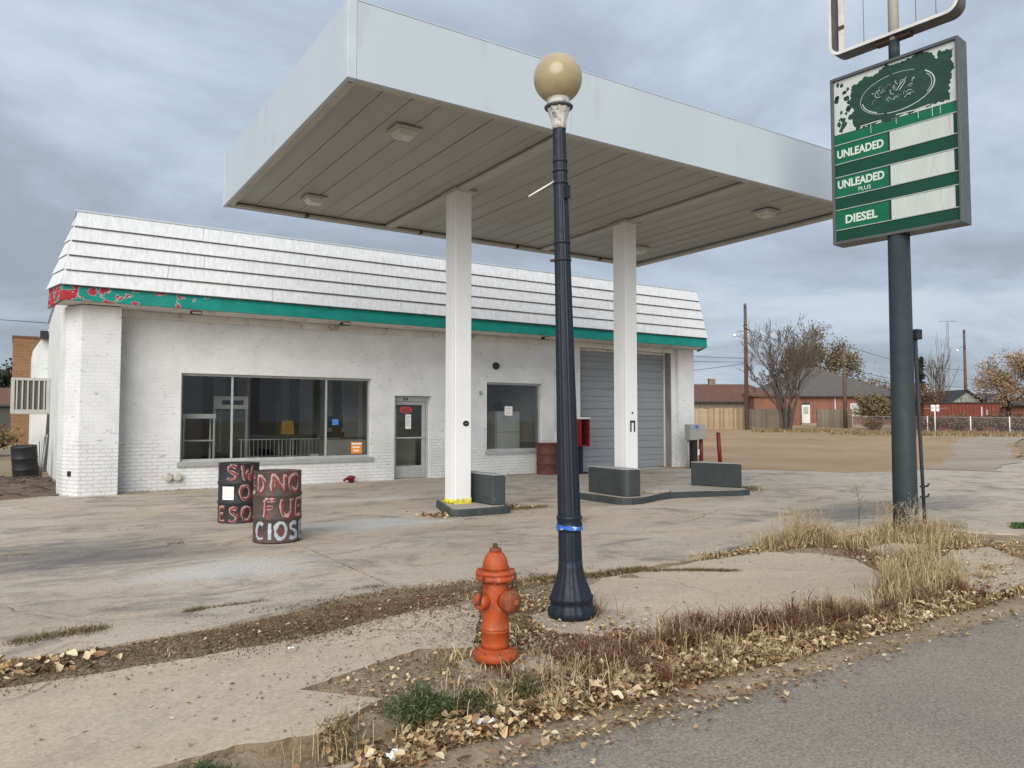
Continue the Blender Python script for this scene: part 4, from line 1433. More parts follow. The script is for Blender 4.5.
for x in (-.3, .05, .34, .52, .62):
    strip2(mb, [(x, 5.73), (x + .004, 5.62 + .03 * math.sin(x * 9))], .008, fm)
strip2(mb, [(-.45, 5.745), (-.2, 5.75), (-.15, 5.745)], .012, fm)
strip2(mb, [(.05, 5.76), (.3, 5.75), (.5, 5.765)], .014, fm)
mb.build('scratches', M['sign_white'], SG)
# empty rounded frame above
M['frame_metal'] = plain('weathered white frame', (0.60, 0.59, 0.56), .5, .12, 5, .1, 50, dirt=((.16, .12, .09), .3, 7))
path = []
hw, z0, z1, rr = .86, 6.93, 9.1, .14
for cx, cz, a0 in ((hw - rr, z0 + rr, -90), (hw - rr, z1 - rr, 0), (-hw + rr, z1 - rr, 90), (-hw + rr, z0 + rr, 180)):
    r_ = rr + (.06 if cx > 0 and a0 == -90 else 0)
    for k in range(9):
        a = R(a0 + 90 * k / 8)
        path.append((cx + rr * math.cos(a), cz + rr * math.sin(a), math.cos(a), math.sin(a)))
mb = MB()
for (x, z, nx_, nz_) in path:
    for (o1, y_) in ((-.022, -.13), (.022, -.13), (.022, .13), (-.022, .13)):
        mb.v.append((x + nx_ * o1, y_, z + nz_ * o1))
npth = len(path)
for k in range(npth):
    k2 = (k + 1) % npth
    for j in range(4):
        j2 = (j + 1) % 4
        mb.face((4 * k + j, 4 * k + j2, 4 * k2 + j2, 4 * k2 + j), 1 if j in (1, 3) else 0)
M['frame_dark'] = plain('dark weathered return', (0.10, 0.095, 0.09), .6, .3, 6, .1, 50, dirt=((.3, .27, .24), .2, 8))
fr = mb.build('empty_frame', [M['frame_metal'], M['frame_dark']], SG)
B(-.24, .24, -.06, .06, 6.86, 6.905).build('frame_bracket', M['iron'], fr)
lt = B(-.78, -.70, -.03, .03, 6.98, 9.05).build('lamp_strip', M['frame_metal'], fr)
for z in (7.32, 8.3): B(-.79, -.69, -.045, -.031, z, z + .05).build('lamp_holder', M['iron'], lt)
for x in (-.42, .30, .56):
    mb = MB(); mb.tube([(x, 0, 6.96), (x, 0, 9.08)], .004, 4); mb.build('hanging_wire', M['iron'], fr)
# slim conduit pipe clamped next to the sign pole
t = thing('conduit_pipe', 'slim dark pipe with a small box on top beside the sign pole', 'pipe', (10.445, 5.706, -.02))
MB().tube([(0, 0, 0), (-.02, 0.02, 1.0), (-.05, 0.05, 2.72)], [.022, .024, .03], 8).build('pipe', M['green_grey'], t)
B(-.10, .02, -.02, .10, 2.66, 2.80).build('junction_box', M['black'], t, bev=.01)
MB().tube([(-.05, .05, 2.70), (-.19, .12, 2.70)], .018, 6).build('bracket', M['black'], t)
for z in (.50, .64):
    MB().tube([(-.10, 0, z), (.05, -.02, z + .0), (.06, -.03, z + .04)], .014, 6).build('clamp', M['black'], t)

# ================================================================== BARRELS
def mk_drum(name, base, patch, patch_amt, rust=(0.10, 0.045, 0.03)):
    t = NT(name)
    v = t.obj()
    a = t.noise(v, 3.0, 6, .65)
    c = t.ramp(a, .35, .65, tuple(x * .8 for x in base), tuple(x * 1.25 for x in base))
    b = t.noise(t.mapv(v, (1, 1, 1), (4, 2, 1)), 4.5, 6, .6, .5)
    c = t.mix(t.ramp(b, .70 - patch_amt * .4, .76 - patch_amt * .4), c, patch)
    r = t.noise(v, 20, 7, .72)
    c = t.mix(t.math('MULTIPLY', t.ramp(r, .56, .66), .7), c, rust)
    t.bump(r, .2, .005)
    return t.done(c, .6, 0, .35)


M['drum_black'] = mk_drum('black drum with red overspray', (.022, .022, .026), (.10, .022, .026), .22)
M['drum_rust'] = mk_drum('rusty black drum', (.060, .048, .042), (.12, .045, .042), .42, (.15, .07, .045))
M['drum_brown'] = mk_drum('brown rusted drum', (.105, .034, .022), (.13, .045, .03), .4)
M['drum_plastic'] = plain('black ribbed drum', (.016, .016, .018), .55, .3, 6, .1, dirt=((.06, .05, .045), .2, 7))
M['spray_red'] = plain('red spray paint', (0.165, 0.030, 0.026), .6, .35, 18, .05)
M['spray_pink'] = plain('pale pink spray paint', (0.36, 0.235, 0.225), .6, .35, 14, .05, dirt=((.25, .05, .05), .2, 20))
M['spray_white'] = plain('white spray paint', (0.36, 0.40, 0.43), .6, .2, 14, .05, dirt=((.10, .10, .11), .28, 18))
RB, HB = .292, .885


def drum(label, loc, mat, rz=0.0, group='steel drums outside the station'):
    t = thing('oil_drum', label, 'drum', loc, rz, group)
    pr = [(RB - .02, 0), (RB, .004), (RB + .004, .012), (RB, .022)]
    for zc in (.30, .59):
        pr += [(RB, zc - .03), (RB + .008, zc - .016), (RB + .012, zc), (RB + .008, zc + .016), (RB, zc + .03)]
    pr += [(RB, HB - .022), (RB + .005, HB - .012), (RB + .005, HB - .002), (RB - .004, HB), (RB - .01, HB - .004), (RB - .012, HB - .03)]
    MB().lathe(pr, 48, caps=False).build('shell', mat, t)
    MB().lathe([(RB - .0125, HB - .035), (RB - .0125, HB - .025), (RB - .05, HB - .022), (.02, HB - .02)], 40).build('lid', mat, t)
    MB().lathe([(.03, HB - .022), (.03, HB - .012), (.015, HB - .010)], 12, (.16, .08, 0)).build('bung', M['iron'], t)
    return t


GL = {
    'N': [[(0, 0), (.02, 1), (.1, .95), (.75, .05), (.8, 0), (.82, 1)]],
    'O': [[(.45 + .42 * math.cos(a), .5 + .5 * math.sin(a)) for a in [2 * PI * k / 16 + 1.5 for k in range(17)]]],
    'F': [[(.05, 0), (.08, .98)], [(.05, .97), (.75, 1.0)], [(.08, .52), (.62, .56)]],
    'U': [[(.05, 1), (.06, .3), (.2, .04), (.42, 0), (.62, .06), (.74, .32), (.76, 1)]],
    'E': [[(.7, 1), (.1, .96), (.06, .5), (.08, .04), (.72, 0)], [(.08, .5), (.58, .53)]],
    'D': [[(.1, 0), (.08, 1), (.45, .95), (.75, .7), (.78, .35), (.5, .05), (.1, 0)]],
    'L': [[(.1, 1), (.08, .03), (.65, 0)]],
    'l': [[(.2, 1), (.2, 0)]],
    'C': [[(.75, .88), (.5, 1), (.22, .9), (.05, .55), (.1, .2), (.35, 0), (.75, .08)]],
    'S': [[(.72, .88), (.45, 1), (.15, .88), (.14, .64), (.45, .52), (.72, .36), (.68, .1), (.4, 0), (.05, .1)]],
    'W': [[(0, 1), (.2, 0), (.42, .62), (.62, 0), (.85, 1)]],
    'B': [[(.1, 0), (.08, 1), (.5, .95), (.6, .75), (.45, .55), (.1, .52)], [(.45, .55), (.7, .35), (.55, .05), (.1, 0)]],
}


def dens(pl, st=.03):
    out = [pl[0]]
    for a, b in zip(pl, pl[1:]):
        L = math.hypot(b[0] - a[0], b[1] - a[1])
        k = max(1, int(L / st))
        out += [(a[0] + (b[0] - a[0]) * j / k, a[1] + (b[1] - a[1]) * j / k) for j in range(1, k + 1)]
    return out


def spray(parent, s, a0, z0, hgt, wid, mats, widths, seed=1):
    """letters sprayed round the drum from angle a0 (radians) to the right, over dark bare steel"""
    rs = random.Random(seed)
    for li, (m, w) in enumerate(zip(mats, widths)):
        mb = MB()
        x = 0.0
        off = (0.010, -0.008) if li else (0, 0)
        for chh in s:
            if chh == ' ':
                x += wid * .5; continue
            jz = rs.uniform(-.012, .012)
            for pl in GL[chh]:
                p2 = dens([(x + p[0] * wid + off[0], z0 + jz + p[1] * hgt + off[1]) for p in pl], .012)
                ww = [w * (0.78 + .5 * nz(q[0] * 14, q[1] * 14, 1.0, seed) + .25 * nz(q[0] * 60, q[1] * 60, 1.0, seed) + .12 * math.sin(k * .35)) for k, q in enumerate(p2)]
                e_ = .0035 + li * .002
                def fmap(s_, z, e_=e_):
                    bump_ = 0.0
                    for zc in (.30, .59):
                        d = abs(z - zc)
                        if d < .03: bump_ = .0125 * (1 - d / .03) ** .6
                    r = RB + e_ + bump_
                    a = a0 + s_ / RB
                    return (r * math.cos(a), r * math.sin(a), z)
                strip2(mb, p2, ww, fmap)
            x += wid * (1.12 if chh != 'l' else .6)
        mb.build('graffiti', m, parent)


# front drum; angle of the side that faces the street camera about -106 degrees
d1 = drum('rusty black drum sprayed NO FUEL CLOSED, nearest the street', (2.80, 9.80, 0.0), M['drum_rust'])
af = math.atan2(-9.8, -2.80)
c1 = (M['spray_pink'], M['spray_red'])
spray(d1, 'ED', af - 1.38, .635, .19, .125, c1, (.056, .030), 1)
spray(d1, 'NO', af - .22, .64, .20, .185, c1, (.060, .034), 2)
spray(d1, 'FUEL', af - .55, .335, .21, .18, c1, (.058, .034), 3)
spray(d1, 'ClOSED', af - 1.0, .06, .20, .155, (M['spray_white'],), (.05,), 4)
d2 = drum('black drum with paper notice and pink graffiti behind the sprayed front drum', (2.83, 11.95, 0.0), M['drum_black'])
ab = math.atan2(-11.95, -2.83)
spray(d2, 'SW', ab - .62, .64, .21, .20, c1, (.058, .036), 5)
spray(d2, 'O', ab + .05, .35, .20, .17, c1, (.055, .034), 6)
spray(d2, 'ESO', ab - 1.12, .04, .20, .165, c1, (.056, .032), 7)
mb = MB()
for k in range(9):
    a = ab - .85 + .62 * k / 8
    r = RB + .006
    mb.v += [(r * math.cos(a), r * math.sin(a), .35), (r * math.cos(a), r * math.sin(a), .545)]
for k in range(8): mb.face((2 * k, 2 * k + 2, 2 * k + 3, 2 * k + 1))
nt = mb.build('paper_notice', M['paper'], d2)
mb = MB()
for k in range(5):
    z = .51 - .03 * k
    strip2(mb, dens([(-.80 * RB, z), ((-.42 - .08 * (k % 2)) * RB, z)], .02), .006, lambda s_, z_: ((RB + .008) * math.cos(ab + s_ / RB), (RB + .008) * math.sin(ab + s_ / RB), z_))
mb.build('print', M['grey_box'], nt)
d3 = drum('plain brown rusted drum against the wall below the single window', (12.62, 17.62, 0.0), M['drum_brown'], 1.0)
d4 = drum('black drum tilted in the soil by the left side wall', (0.22, 23.6, -0.02), M['drum_plastic'], .4)
d4.rotation_euler = (R(4), R(-7), .4)
t = thing('scrap_sticks', 'pale broken sticks poking out beside the tilted black drum', 'sticks', (0.50, 24.4, 0.0))
for k in range(5):
    MB().tube([(.02 * k, 0, .0), (.06 * k - .05, .05 * k, .9 + .06 * k)], .012, 5).build('stick', M['frame_dark'] if k % 2 else M['beige'], t)

# ================================================================== SMALL FIXTURES
t = thing('pay_phone', 'dark red open phone box on a post by the garage door', 'phone box', (13.56, 17.2, 0))
B(-.17, -.13, -.15, .2, .78, 1.56).build('side_panel', M['red_box'], t, bev=.006)
B(.13, .17, -.15, .2, .78, 1.56).build('side_panel', M['red_box'], t, bev=.006)
B(-.128, .128, .16, .2, .80, 1.54).build('back_panel', M['red_dark'], t)
B(-.128, .128, -.15, .158, .78, .82).build('shelf', M['red_box'], t)
B(-.175, .175, -.16, .205, 1.563, 1.61).build('top_panel', M['white_plain'], t, bev=.006)
B(-.05, .05, .02, .12, 0, .775).build('post', M['navy'], t)
B(-.15, .15, -.1, .22, 0, .06).build('foot', M['navy'], t, bev=.01)

t = thing('gas_meter', 'grey utility meter boxes on a black stand at the right corner', 'utility meter', (18.0, 17.15, 0))
B(-.24, .14, -.12, .14, .90, 1.40).build('meter_box', M['grey_box'], t, bev=.015)
M['pink_grey'] = plain('pinkish grey box', (.34, .31, .31), .5, .08, 5)
B(.145, .52, -.06, .14, .92, 1.39).build('meter_box', M['pink_grey'], t, bev=.015)
B(-.02, .10, -.126, -.121, 1.26, 1.37).build('label_plate', M['blue_tape'], t)
B(-.05, .16, -.02, .12, 0.0, .897).build('stand', M['black'], t)
B(.17, .24, -.03, -.02, .42, .60).build('tag', M['paper'], t)
mb = MB(); mb.tube([(-.17, .06, .90), (-.17, .06, .02)], .03, 8); mb.build('riser', M['grey_box'], t)
for (u, D, lean, lab) in ((700.5, 24.6, (0.00, 0.0), 'upright dark red bollard in front of the grey meter boxes'), (719.8, 24.2, (-.075, 0.02), 'leaning dark red bollard, right of the meter boxes')):
    p = far(u, D)
    t = thing('bollard', lab, 'bollard', p, group='red bollards by the meter')
    MB().tube([(0, 0, -.05), (lean[0] * .5, lean[1] * .5, .55), (lean[0], lean[1], 1.12)], .065, 14).build('post', M['red_box'], t)
    MB().lathe([(.066, 1.121), (.05, 1.14), (.0, 1.145)], 14, (lean[0], lean[1], 0)).build('cap', M['red_dark'], t)
t = thing('wall_hydrant', 'small red valve at the wall foot under the big window', 'valve', (6.88, 17.82, 0.0))
MB().lathe([(.07, 0), (.07, .10), (.10, .11), (.10, .15), (.05, .17)], 14).build('body', M['red_box'], t)
MB().tube([(0, 0, .1), (-.14, -.02, .10), (-.2, -.03, .06)], .035, 8).build('outlet', M['red_box'], t)

# ================================================================== BACKGROUND: right side
M['pole_wood'] = plain('weathered pole wood', (.13, .085, .06), .9, .3, 3, .4, 30, stretch=(3, 3, .4), dirt=((.07, .05, .04), .3, 3))
M['wire'] = plain('black cable', (.03, .03, .032), .6)
M['galv'] = plain('galvanised steel', (.27, .275, .275), .5, .15, 6)
M['plank'] = [plain('fence board %d' % k, c, .9, .25, 2.0, .3, 30, stretch=(2, 2, .5)) for k, c in enumerate([(.33, .25, .165), (.36, .285, .195), (.28, .185, .105), (.24, .195, .14)])]
M['old_plank'] = plain('grey old board', (.19, .16, .125), .95, .3, 2.0, .3, 30, stretch=(2, 2, .5))
M['roof_brown'] = plain('brown asphalt shingles', (.135, .065, .045), .9, .25, 3, .3, 12, world=True)
M['roof_grey'] = plain('grey asphalt shingles', (.105, .097, .090), .9, .22, 3, .3, 12, world=True)
M['roof_dark'] = plain('dark roof', (.05, .05, .052), .9)
M['red_siding'] = plain('red ribbed siding', (.165, .042, .027), .7, .15, 2)


def mk_brick(name, c1, c2, mortar, sc=1.0):
    t = NT(name)
    p = t.pos()
    sp = t.n('ShaderNodeSeparateXYZ'); t.link(p, sp.inputs[0])
    cb = t.n('ShaderNodeCombineXYZ')
    t.link(t.math('ADD', sp.outputs['X'], sp.outputs['Y']), cb.inputs[0]); t.link(sp.outputs['Z'], cb.inputs[1])
    br = t.n('ShaderNodeTexBrick')
    br.inputs['Scale'].default_value = 1; br.inputs['Brick Width'].default_value = .23 * sc; br.inputs['Row Height'].default_value = .085 * sc; br.inputs['Mortar Size'].default_value = .012 * sc
    br.inputs['Color1'].default_value = (*c1, 1); br.inputs['Color2'].default_value = (*c2, 1); br.inputs['Mortar'].default_value = (*mortar, 1)
    t.link(cb.outputs[0], br.inputs['Vector'])
    c = t.mix(.6, br.outputs['Color'], t.ramp(t.noise(p, .8, 5), .3, .7, (.75, .75, .75), (1.2, 1.2, 1.2)), 'MULTIPLY')
    return t.done(c, .9, 0, .2)


M['brick_red'] = mk_brick('red brick', (.26, .095, .055), (.21, .075, .045), (.25, .17, .13))
M['brick_tan'] = mk_brick('tan brick', (.29, .155, .075), (.24, .12, .06), (.25, .17, .11), 2.0)


def basis(u, D):
    """frame at a far spot whose x runs to picture right and y away from the street camera"""
    p = far(u, D)
    return p, -YAW


def px(D):
    return D / 760.0


# plank fence, first stretch plus an old dark gate post and a second stretch behind the tree
def plank_fence(label, u0, u1, D0, D1, h, mats, seed):
    a, b = far(u0, D0), far(u1, D1)
    L = (b - a).length
    rz = math.atan2(b.y - a.y, b.x - a.x)
    t = thing('plank_fence', label, 'fence', a, rz, group='board fences across the lot')
    rs = random.Random(seed)
    n = int(L / .16)
    base = {}
    dz = (b.z - a.z) / L
    for k in range(n):
        m = rs.choice(mats)
        x = k * L / n
        hh = h + rs.uniform(-.05, .05)
        key = (m.name)
        if key not in base:
            base[key] = B(0, L / n - .012, 0, .025, -.1, 1.0).mesh('board', m)
        o = bpy.data.objects.new('board', base[key]); COL.objects.link(o); o.parent = t
        o.location = (x, rs.uniform(-.01, .01), x * dz); o.scale = (1, 1, hh)
    for z in (.35, h - .35):
        MB().bar((0, .06, z), (L, .06, z + b.z - a.z), .06, .09).build('rail', M['old_plank'], t)
    for k in range(int(L / 2.4) + 1):
        x = min(L - .1, k * 2.4)
        B(x, x + .1, .09, .19, -.1, h - .1 + x * dz).build('post', M['old_plank'], t)
    return t


plank_fence('pale tan board fence between the station corner and the tall pole', 690, 744, 68, 67, 1.85, [M['plank'][0], M['plank'][1], M['plank'][1], M['plank'][0], M['plank'][1], M['plank'][2]], 1)
plank_fence('weathered grey-brown board fence behind the bare tree', 748, 790, 67, 67, 1.8, [M['old_plank'], M['plank'][3], M['plank'][3]], 2)
plank_fence('darker low board fence in front of the brick house', 817, 852, 72, 72, 1.75, [M['old_plank'], M['plank'][3], M['old_plank']], 3)


def hip_house(name, label, u, D, w, d, wall_h, roof_h, wall_m, roof_m, ridge, rz=None, over=.45, cat='house'):
    p, r = basis(u, D)
    t = thing(name, label, cat, p, r if rz is None else rz)
    B(-w / 2, w / 2, 0, d, -.6, wall_h).build('wall', wall_m, t)
    x0, x1, y0, y1 = -w / 2 - over, w / 2 + over, -over, d + over
    mb = MB()
    rx = ridge / 2
    mb.v += [(x0, y0, wall_h), (x1, y0, wall_h), (x1, y1, wall_h), (x0, y1, wall_h), (-rx, d / 2, wall_h + roof_h), (rx, d / 2, wall_h + roof_h),
             (x0, y0, wall_h - .14), (x1, y0, wall_h - .14), (x1, y1, wall_h - .14), (x0, y1, wall_h - .14)]
    for f in ((0, 1, 5, 4), (1, 2, 5), (2, 3, 4, 5), (3, 0, 4), (6, 7, 1, 0), (7, 8, 2, 1), (8, 9, 3, 2), (9, 6, 0, 3), (9, 8, 7, 6)): mb.face(f)
    rf = mb.build('roof', roof_m, t)
    mb = MB(); mb.bar((x0, y0 - .03, wall_h - .08), (x1, y0 - .03, wall_h - .08), .05, .16); mb.build('eave_board', M['interior_dark'], rf)
    return t, rf


# low house with brown roof and two chimneys
t, rf = hip_house('brown_roof_house', 'low house under a brown shingle roof behind the board fence', 722, 82, 13.5, 9, 2.55, 2.05, M['old_plank'], M['roof_brown'], 8.5)
for x in (-2.45, .1):
    ck = B(x - .35, x + .35, 4.2, 4.9, 4.2, 5.15).build('chimney', M['old_plank'], rf)
    B(x - .42, x + .42, 4.13, 4.97, 5.152, 5.24).build('chimney_cap', M['kerb_concrete'], ck)
B(2.5, 4.2, -.03, -.002, .6, 2.2).build('shed_door', M['brick_red'], t)
w_ = B(4.7, 5.7, -.06, -.002, .9, 2.1).build('window', M['interior_dark'], t); B(4.8, 5.6, -.07, -.061, 1.0, 2.0).build('pane', M['glass'], w_)
# brick house with the big grey hip roof
t, rf = hip_house('brick_house', 'red brick house with big grey hipped roof behind the bare tree', 833, 84, 14.5, 12, 3.15, 3.5, M['brick_red'], M['roof_grey'], 1.6)
xd = (805.5 - 833) * px(84)
dd_ = B(xd - .45, xd + .45, -.08, -.002, .15, 2.15).build('door', M['white_plain'], t)
B(xd - .28, xd + .28, -.09, -.081, 1.15, 1.95).build('door_pane', M['glass'], dd_)
mb = MB(); mb.v += [(xd + .5 * math.cos(a), -.04, 2.16 + .32 * math.sin(a)) for a in [PI * k / 12 for k in range(13)]]; mb.v += [(v[0], -.003, v[2]) for v in mb.v[:13]]
mb.face(list(range(12, -1, -1)))
for k in range(12): mb.face((k, k + 1, 14 + k, 13 + k))
mb.build('door_arch', M['interior_dark'], dd_)
B(xd - .9, xd + .9, -1.2, -.082, -.3, .12).build('step', M['kerb_concrete'], t)
for x in (2.4, 5.2):
    w_ = B(x - .5, x + .5, -.06, -.002, .9, 2.3).build('window', M['white_plain'], t); B(x - .42, x + .42, -.07, -.061, .98, 2.22).build('pane', M['glass'], w_)
mb = MB(); mb.tube([(.2, -.06, 3.0), (.2, -.06, 0)], .05, 6); mb.build('downpipe', M['white_plain'], t)
# lower brick wing, left of the tree
p, r = basis(775, 80)
t2 = thing('brick_shed', 'small red brick outbuilding between brown roof and brick house', 'shed', p, r)
B(-2.2, 2.6, 0, 4, -.5, 3.0).build('wall', M['brick_red'], t2)
MB().prism([(-2.5, -.3), (2.9, -.3), (2.9, 4.3), (-2.5, 4.3)], 3.003, 3.2, top=[(-2.5, -.3, 3.15), (2.9, -.3, 3.15), (2.9, 4.3, 3.5), (-2.5, 4.3, 3.5)]).build('roof', M['roof_brown'], t2)
# red ribbed building with pale gable behind it
p, r = basis(962, 63)
t3 = thing('red_shed', 'long red ribbed metal shed behind the wire fence', 'shed', p, r)
w3 = 6.3
B(-w3 / 2, w3 / 2, 0, 5, -.6, 2.3).build('wall', M['red_siding'], t3)
for k in range(21):
    x = -w3 / 2 + .1 + k * .305
    B(x, x + .06, -.04, -.002, -.5, 2.27).build('rib', M['red_siding'], t3)
MB().prism([(-w3 / 2 - .15, -.15), (w3 / 2 + .15, -.15), (w3 / 2 + .15, 5.1), (-w3 / 2 - .15, 5.1)], 2.303, 2.38).build('roof', M['roof_dark'], t3)
B(1.55, 1.62, -.07, -.042, .6, 2.0).build('conduit', M['white_plain'], t3)
lp = B(1.9, 2.05, -.12, -.042, 1.3, 1.75).build('wall_lamp', M['galv'], t3)
p, r = basis(966, 72)
t4 = thing('gabled_house', 'house with pale grey gable above the red shed', 'house', p, r)
mb = MB(); wg, hg = 3.0, 1.35
B(-1.5, 1.5, 0, 6, -.6, 2.35).build('wall', M['grey_box'], t4)
mb.v += [(-1.5, 0, 2.352), (1.5, 0, 2.352), (0, 0, 3.5), (-1.5, .1, 2.352), (1.5, .1, 2.352), (0, .1, 3.5)]
for f in ((0, 1, 2), (5, 4, 3), (0, 3, 4, 1), (1, 4, 5, 2), (2, 5, 3, 0)): mb.face(f)
mb.build('gable', M['sign_white'], t4)
for s_ in (-1, 1):
    mb = MB()
    a = [(0, -.3, 3.62), (0, 6, 3.62), (s_ * 1.95, 6, 2.2), (s_ * 1.95, -.3, 2.2)]
    b_ = [(x, y, z - .14) for x, y, z in a]
    mb.v += a + b_
    for f in ((0, 1, 2, 3), (7, 6, 5, 4), (0, 4, 5, 1), (1, 5, 6, 2), (2, 6, 7, 3), (3, 7, 4, 0)): mb.face(f)
    mb.build('roof_slope', M['roof_dark'], t4)
p, r = basis(1000, 74)
t5, rf = hip_house('dark_roof_house', 'low dark roofed house half hidden behind the orange tree', 1003, 76, 8, 7, 2.2, 1.2, M['brick_red'], M['roof_dark'], 4)


# ---- utility poles and wires
def utility_pole(label, u, D, h, arms=True, lamp=None, transf=False):
    p = far(u, D)
    t = thing('utility_pole', label, 'utility pole', p, -YAW, group='wooden utility poles')
    MB().tube([(0, 0, -.3), (0, 0, h * .5), (0, 0, h)], [.19, .165, .125], 10).build('pole', M['pole_wood'], t)
    for z, s_ in ((h - .25, .16), (h - 1.9, .18), (h - 2.2, .18)):
        MB().bar((-.05, -s_, z), (-.05, -s_ - .14, z), .07, .12).build('bracket', M['iron'], t)
        MB().lathe([(.03, 0), (.055, .03), (.055, .09), (.03, .12)], 8, (-.05, -s_ - .12, z + .05)).build('insulator', M['galv'], t)
    if lamp:
        s_, z = lamp
        MB().tube([(0, -.1, z + .35), (s_ * .6, -.25, z + .45), (s_ * 1.05, -.35, z + .2)], .035, 6).build('lamp_arm', M['galv'], t)
        MB().lathe([(.14, 0), (.16, .06), (.10, .22), (.05, .27)], 14, (s_ * 1.05, -.35, z - .08)).build('lamp_head', M['white_plain'], t)
    if arms:
        MB().bar((-.25, -.16, h - 1.95), (.55, -.16, h - 2.6), .06, .09).build('brace', M['pole_wood'], t)
    return t


utility_pole('tall brown utility pole with a lamp arm left of the bare tree', 746.5, 66, 11.0, True, (-1.0, 8.15))
utility_pole('shorter plain brown utility pole in front of the brick house', 845, 70, 8.0, False)
utility_pole('brown utility pole with a lamp rising behind the red shed', 966, 88, 10.9, False, (-1.0, 8.4))
p = far(949.5, 105)
t = thing('antenna_mast', 'thin lattice antenna mast with a crossbar above the red shed', 'antenna', p, -YAW)
hm = 13.6
for k, (x, y) in enumerate(((-.14, 0), (.14, 0), (0, .24))):
    MB().tube([(x, y, 0), (x, y, hm)], .035, 5).build('leg', M['galv'], t)
mb = MB()
for k in range(40):
    z0_, z1_ = hm * k / 40, hm * (k + 1) / 40
    mb.tube([(-.14, 0, z0_), (.14, 0, z1_)], .02, 4); mb.tube([(.14, 0, z0_), (0, .24, z1_)], .02, 4); mb.tube([(0, .24, z0_), (-.14, 0, z1_)], .02, 4)
mb.build('lattice', M['galv'], t)
MB().tube([(-1.15, 0, hm + .15), (1.15, 0, hm + .15)], .035, 5).build('crossbar', M['galv'], t)
MB().tube([(0, .05, hm), (0, .05, hm + .16)], .03, 5).build('stub', M['galv'], t)
for k in range(5): MB().tube([(-1.0 + .5 * k, -.3, hm + .17), (-1.0 + .5 * k, .3, hm + .17)], .018, 4).build('element', M['galv'], t)


def wire(label, a, b, sag, r=.022):
    a, b = Vector(a), Vector(b)
    n = 24
    pts = [a.lerp(b, k / n) - Vector((0, 0, sag * 4 * (k / n) * (1 - k / n))) for k in range(n + 1)]
    o = MB().tube(pts, r, 4).build('overhead_wire', M['wire'])
    tag(o, label, 'wire', 'overhead wires')


A = far(746.5, 66); A2 = far(845, 70); A3 = far(966, 88)
wire('uppermost wire from the tall pole to the short pole', A + Vector((0, 0, 8.9)), A2 + Vector((0, 0, 7.6)), .7)
wire('second wire from the tall pole sagging to the short pole', A + Vector((0, 0, 8.6)), A2 + Vector((0, 0, 5.8)), .6)
wire('wire from the short pole to the pole behind the red shed', A2 + Vector((0, 0, 7.7)), A3 + Vector((0, 0, 6.2)), .5)
wire('lower wire from the short pole to the pole behind the red shed', A2 + Vector((0, 0, 5.6)), A3 + Vector((0, 0, 4.2)), .4)
wire('lowest wire from the short pole passing behind the sign pole', A2 + Vector((0, 0, 5.1)), A3 + Vector((0, 0, 3.6)), .4)
wire('wire from the lamp pole off to the right edge', A3 + Vector((0, 0, 5.2)), far(1090, 86, 5.6), .5)
wire('lower wire from the lamp pole off to the right edge', A3 + Vector((0, 0, 4.0)), far(1090, 86, 4.0), .5)
wire('wire from behind the station up to the tall pole', far(560, 64, 7.0), A + Vector((0, 0, 6.2)), .1, .018)
wire('lower wire from behind the station to the tall pole', far(560, 64, 6.3), A + Vector((0, 0, 5.9)), .15, .018)
wire('third wire slanting up from behind the station to the tall pole', far(560, 58, 4.2), A + Vector((0, 0, 5.8)), .3, .018)
wire('single wire crossing the sky at the left edge', far(-40, 70, 10.3), (0.95, 29.0, 4.7), .0, .014)

# ---- chain link fence with white posts at the right
t = thing('chain_link_fence', 'chain link fence on pale posts along the far side of the lot', 'fence', far(850, 60), 0)
o0 = far(850, 60)
fp = [(852, 61), (872, 60), (895, 59), (927, 58), (970, 56), (1009, 55), (1050, 54)]
pp = [far(u, D) - o0 for u, D in fp]
for k, q in enumerate(pp):
    MB().tube([q - Vector((0, 0, .1)), q + Vector((0, 0, 1.32))], .040 if k > 2 else .03, 8).build('post', M['white_plain'] if k >= 3 else M['galv'], t)
mb = MB()
for a, b in zip(pp, pp[1:]):
    MB().tube([a + Vector((0, 0, 1.25)), b + Vector((0, 0, 1.25))], .02, 6).build('top_rail', M['galv'], t)
    L = (b - a).length
    d_ = (b - a) / L
    n = int(L / .12)
    for k in range(-10, n):
        for s_ in (0, 1):
            x0_, x1_ = k * .12, k * .12 + 1.2
            z0_, z1_ = (0, 1.22) if s_ == 0 else (1.22, 0)
            lo, hi = max(0, x0_), min(L, x1_)
            if hi - lo < .05: continue
            f0, f1 = (lo - x0_) / 1.2, (hi - x0_) / 1.2
            pa = a + d_ * lo + Vector((0, 0, z0_ + (z1_ - z0_) * f0)); pb = a + d_ * hi + Vector((0, 0, z0_ + (z1_ - z0_) * f1))
            up_ = Vector((0, 0, .004))
            mb.quad(pa - up_, pb - up_, pb + up_, pa + up_)
ms = mb.build('wire_mesh', M['galv'], t); ms['kind'] = 'stuff'
p = far(934.5, 57)
t = thing('utility_stand', 'white post with four small white meter boxes before the red shed', 'meter post', p, -YAW)
MB().tube([(0, 0, -.1), (0, 0, 2.15)], .045, 8).build('post', M['white_plain'], t)
for x in (-.19, .19):
    for z in (1.68, 1.95):
        B(x - .11, x + .11, -.1, .02, z, z + .22).build('meter_box', M['white_plain'], t, bev=.02)
MB().bar((-.8, .05, 1.9), (1.0, .05, 1.93), .03, .03).build('crossbar', M['galv'], t)

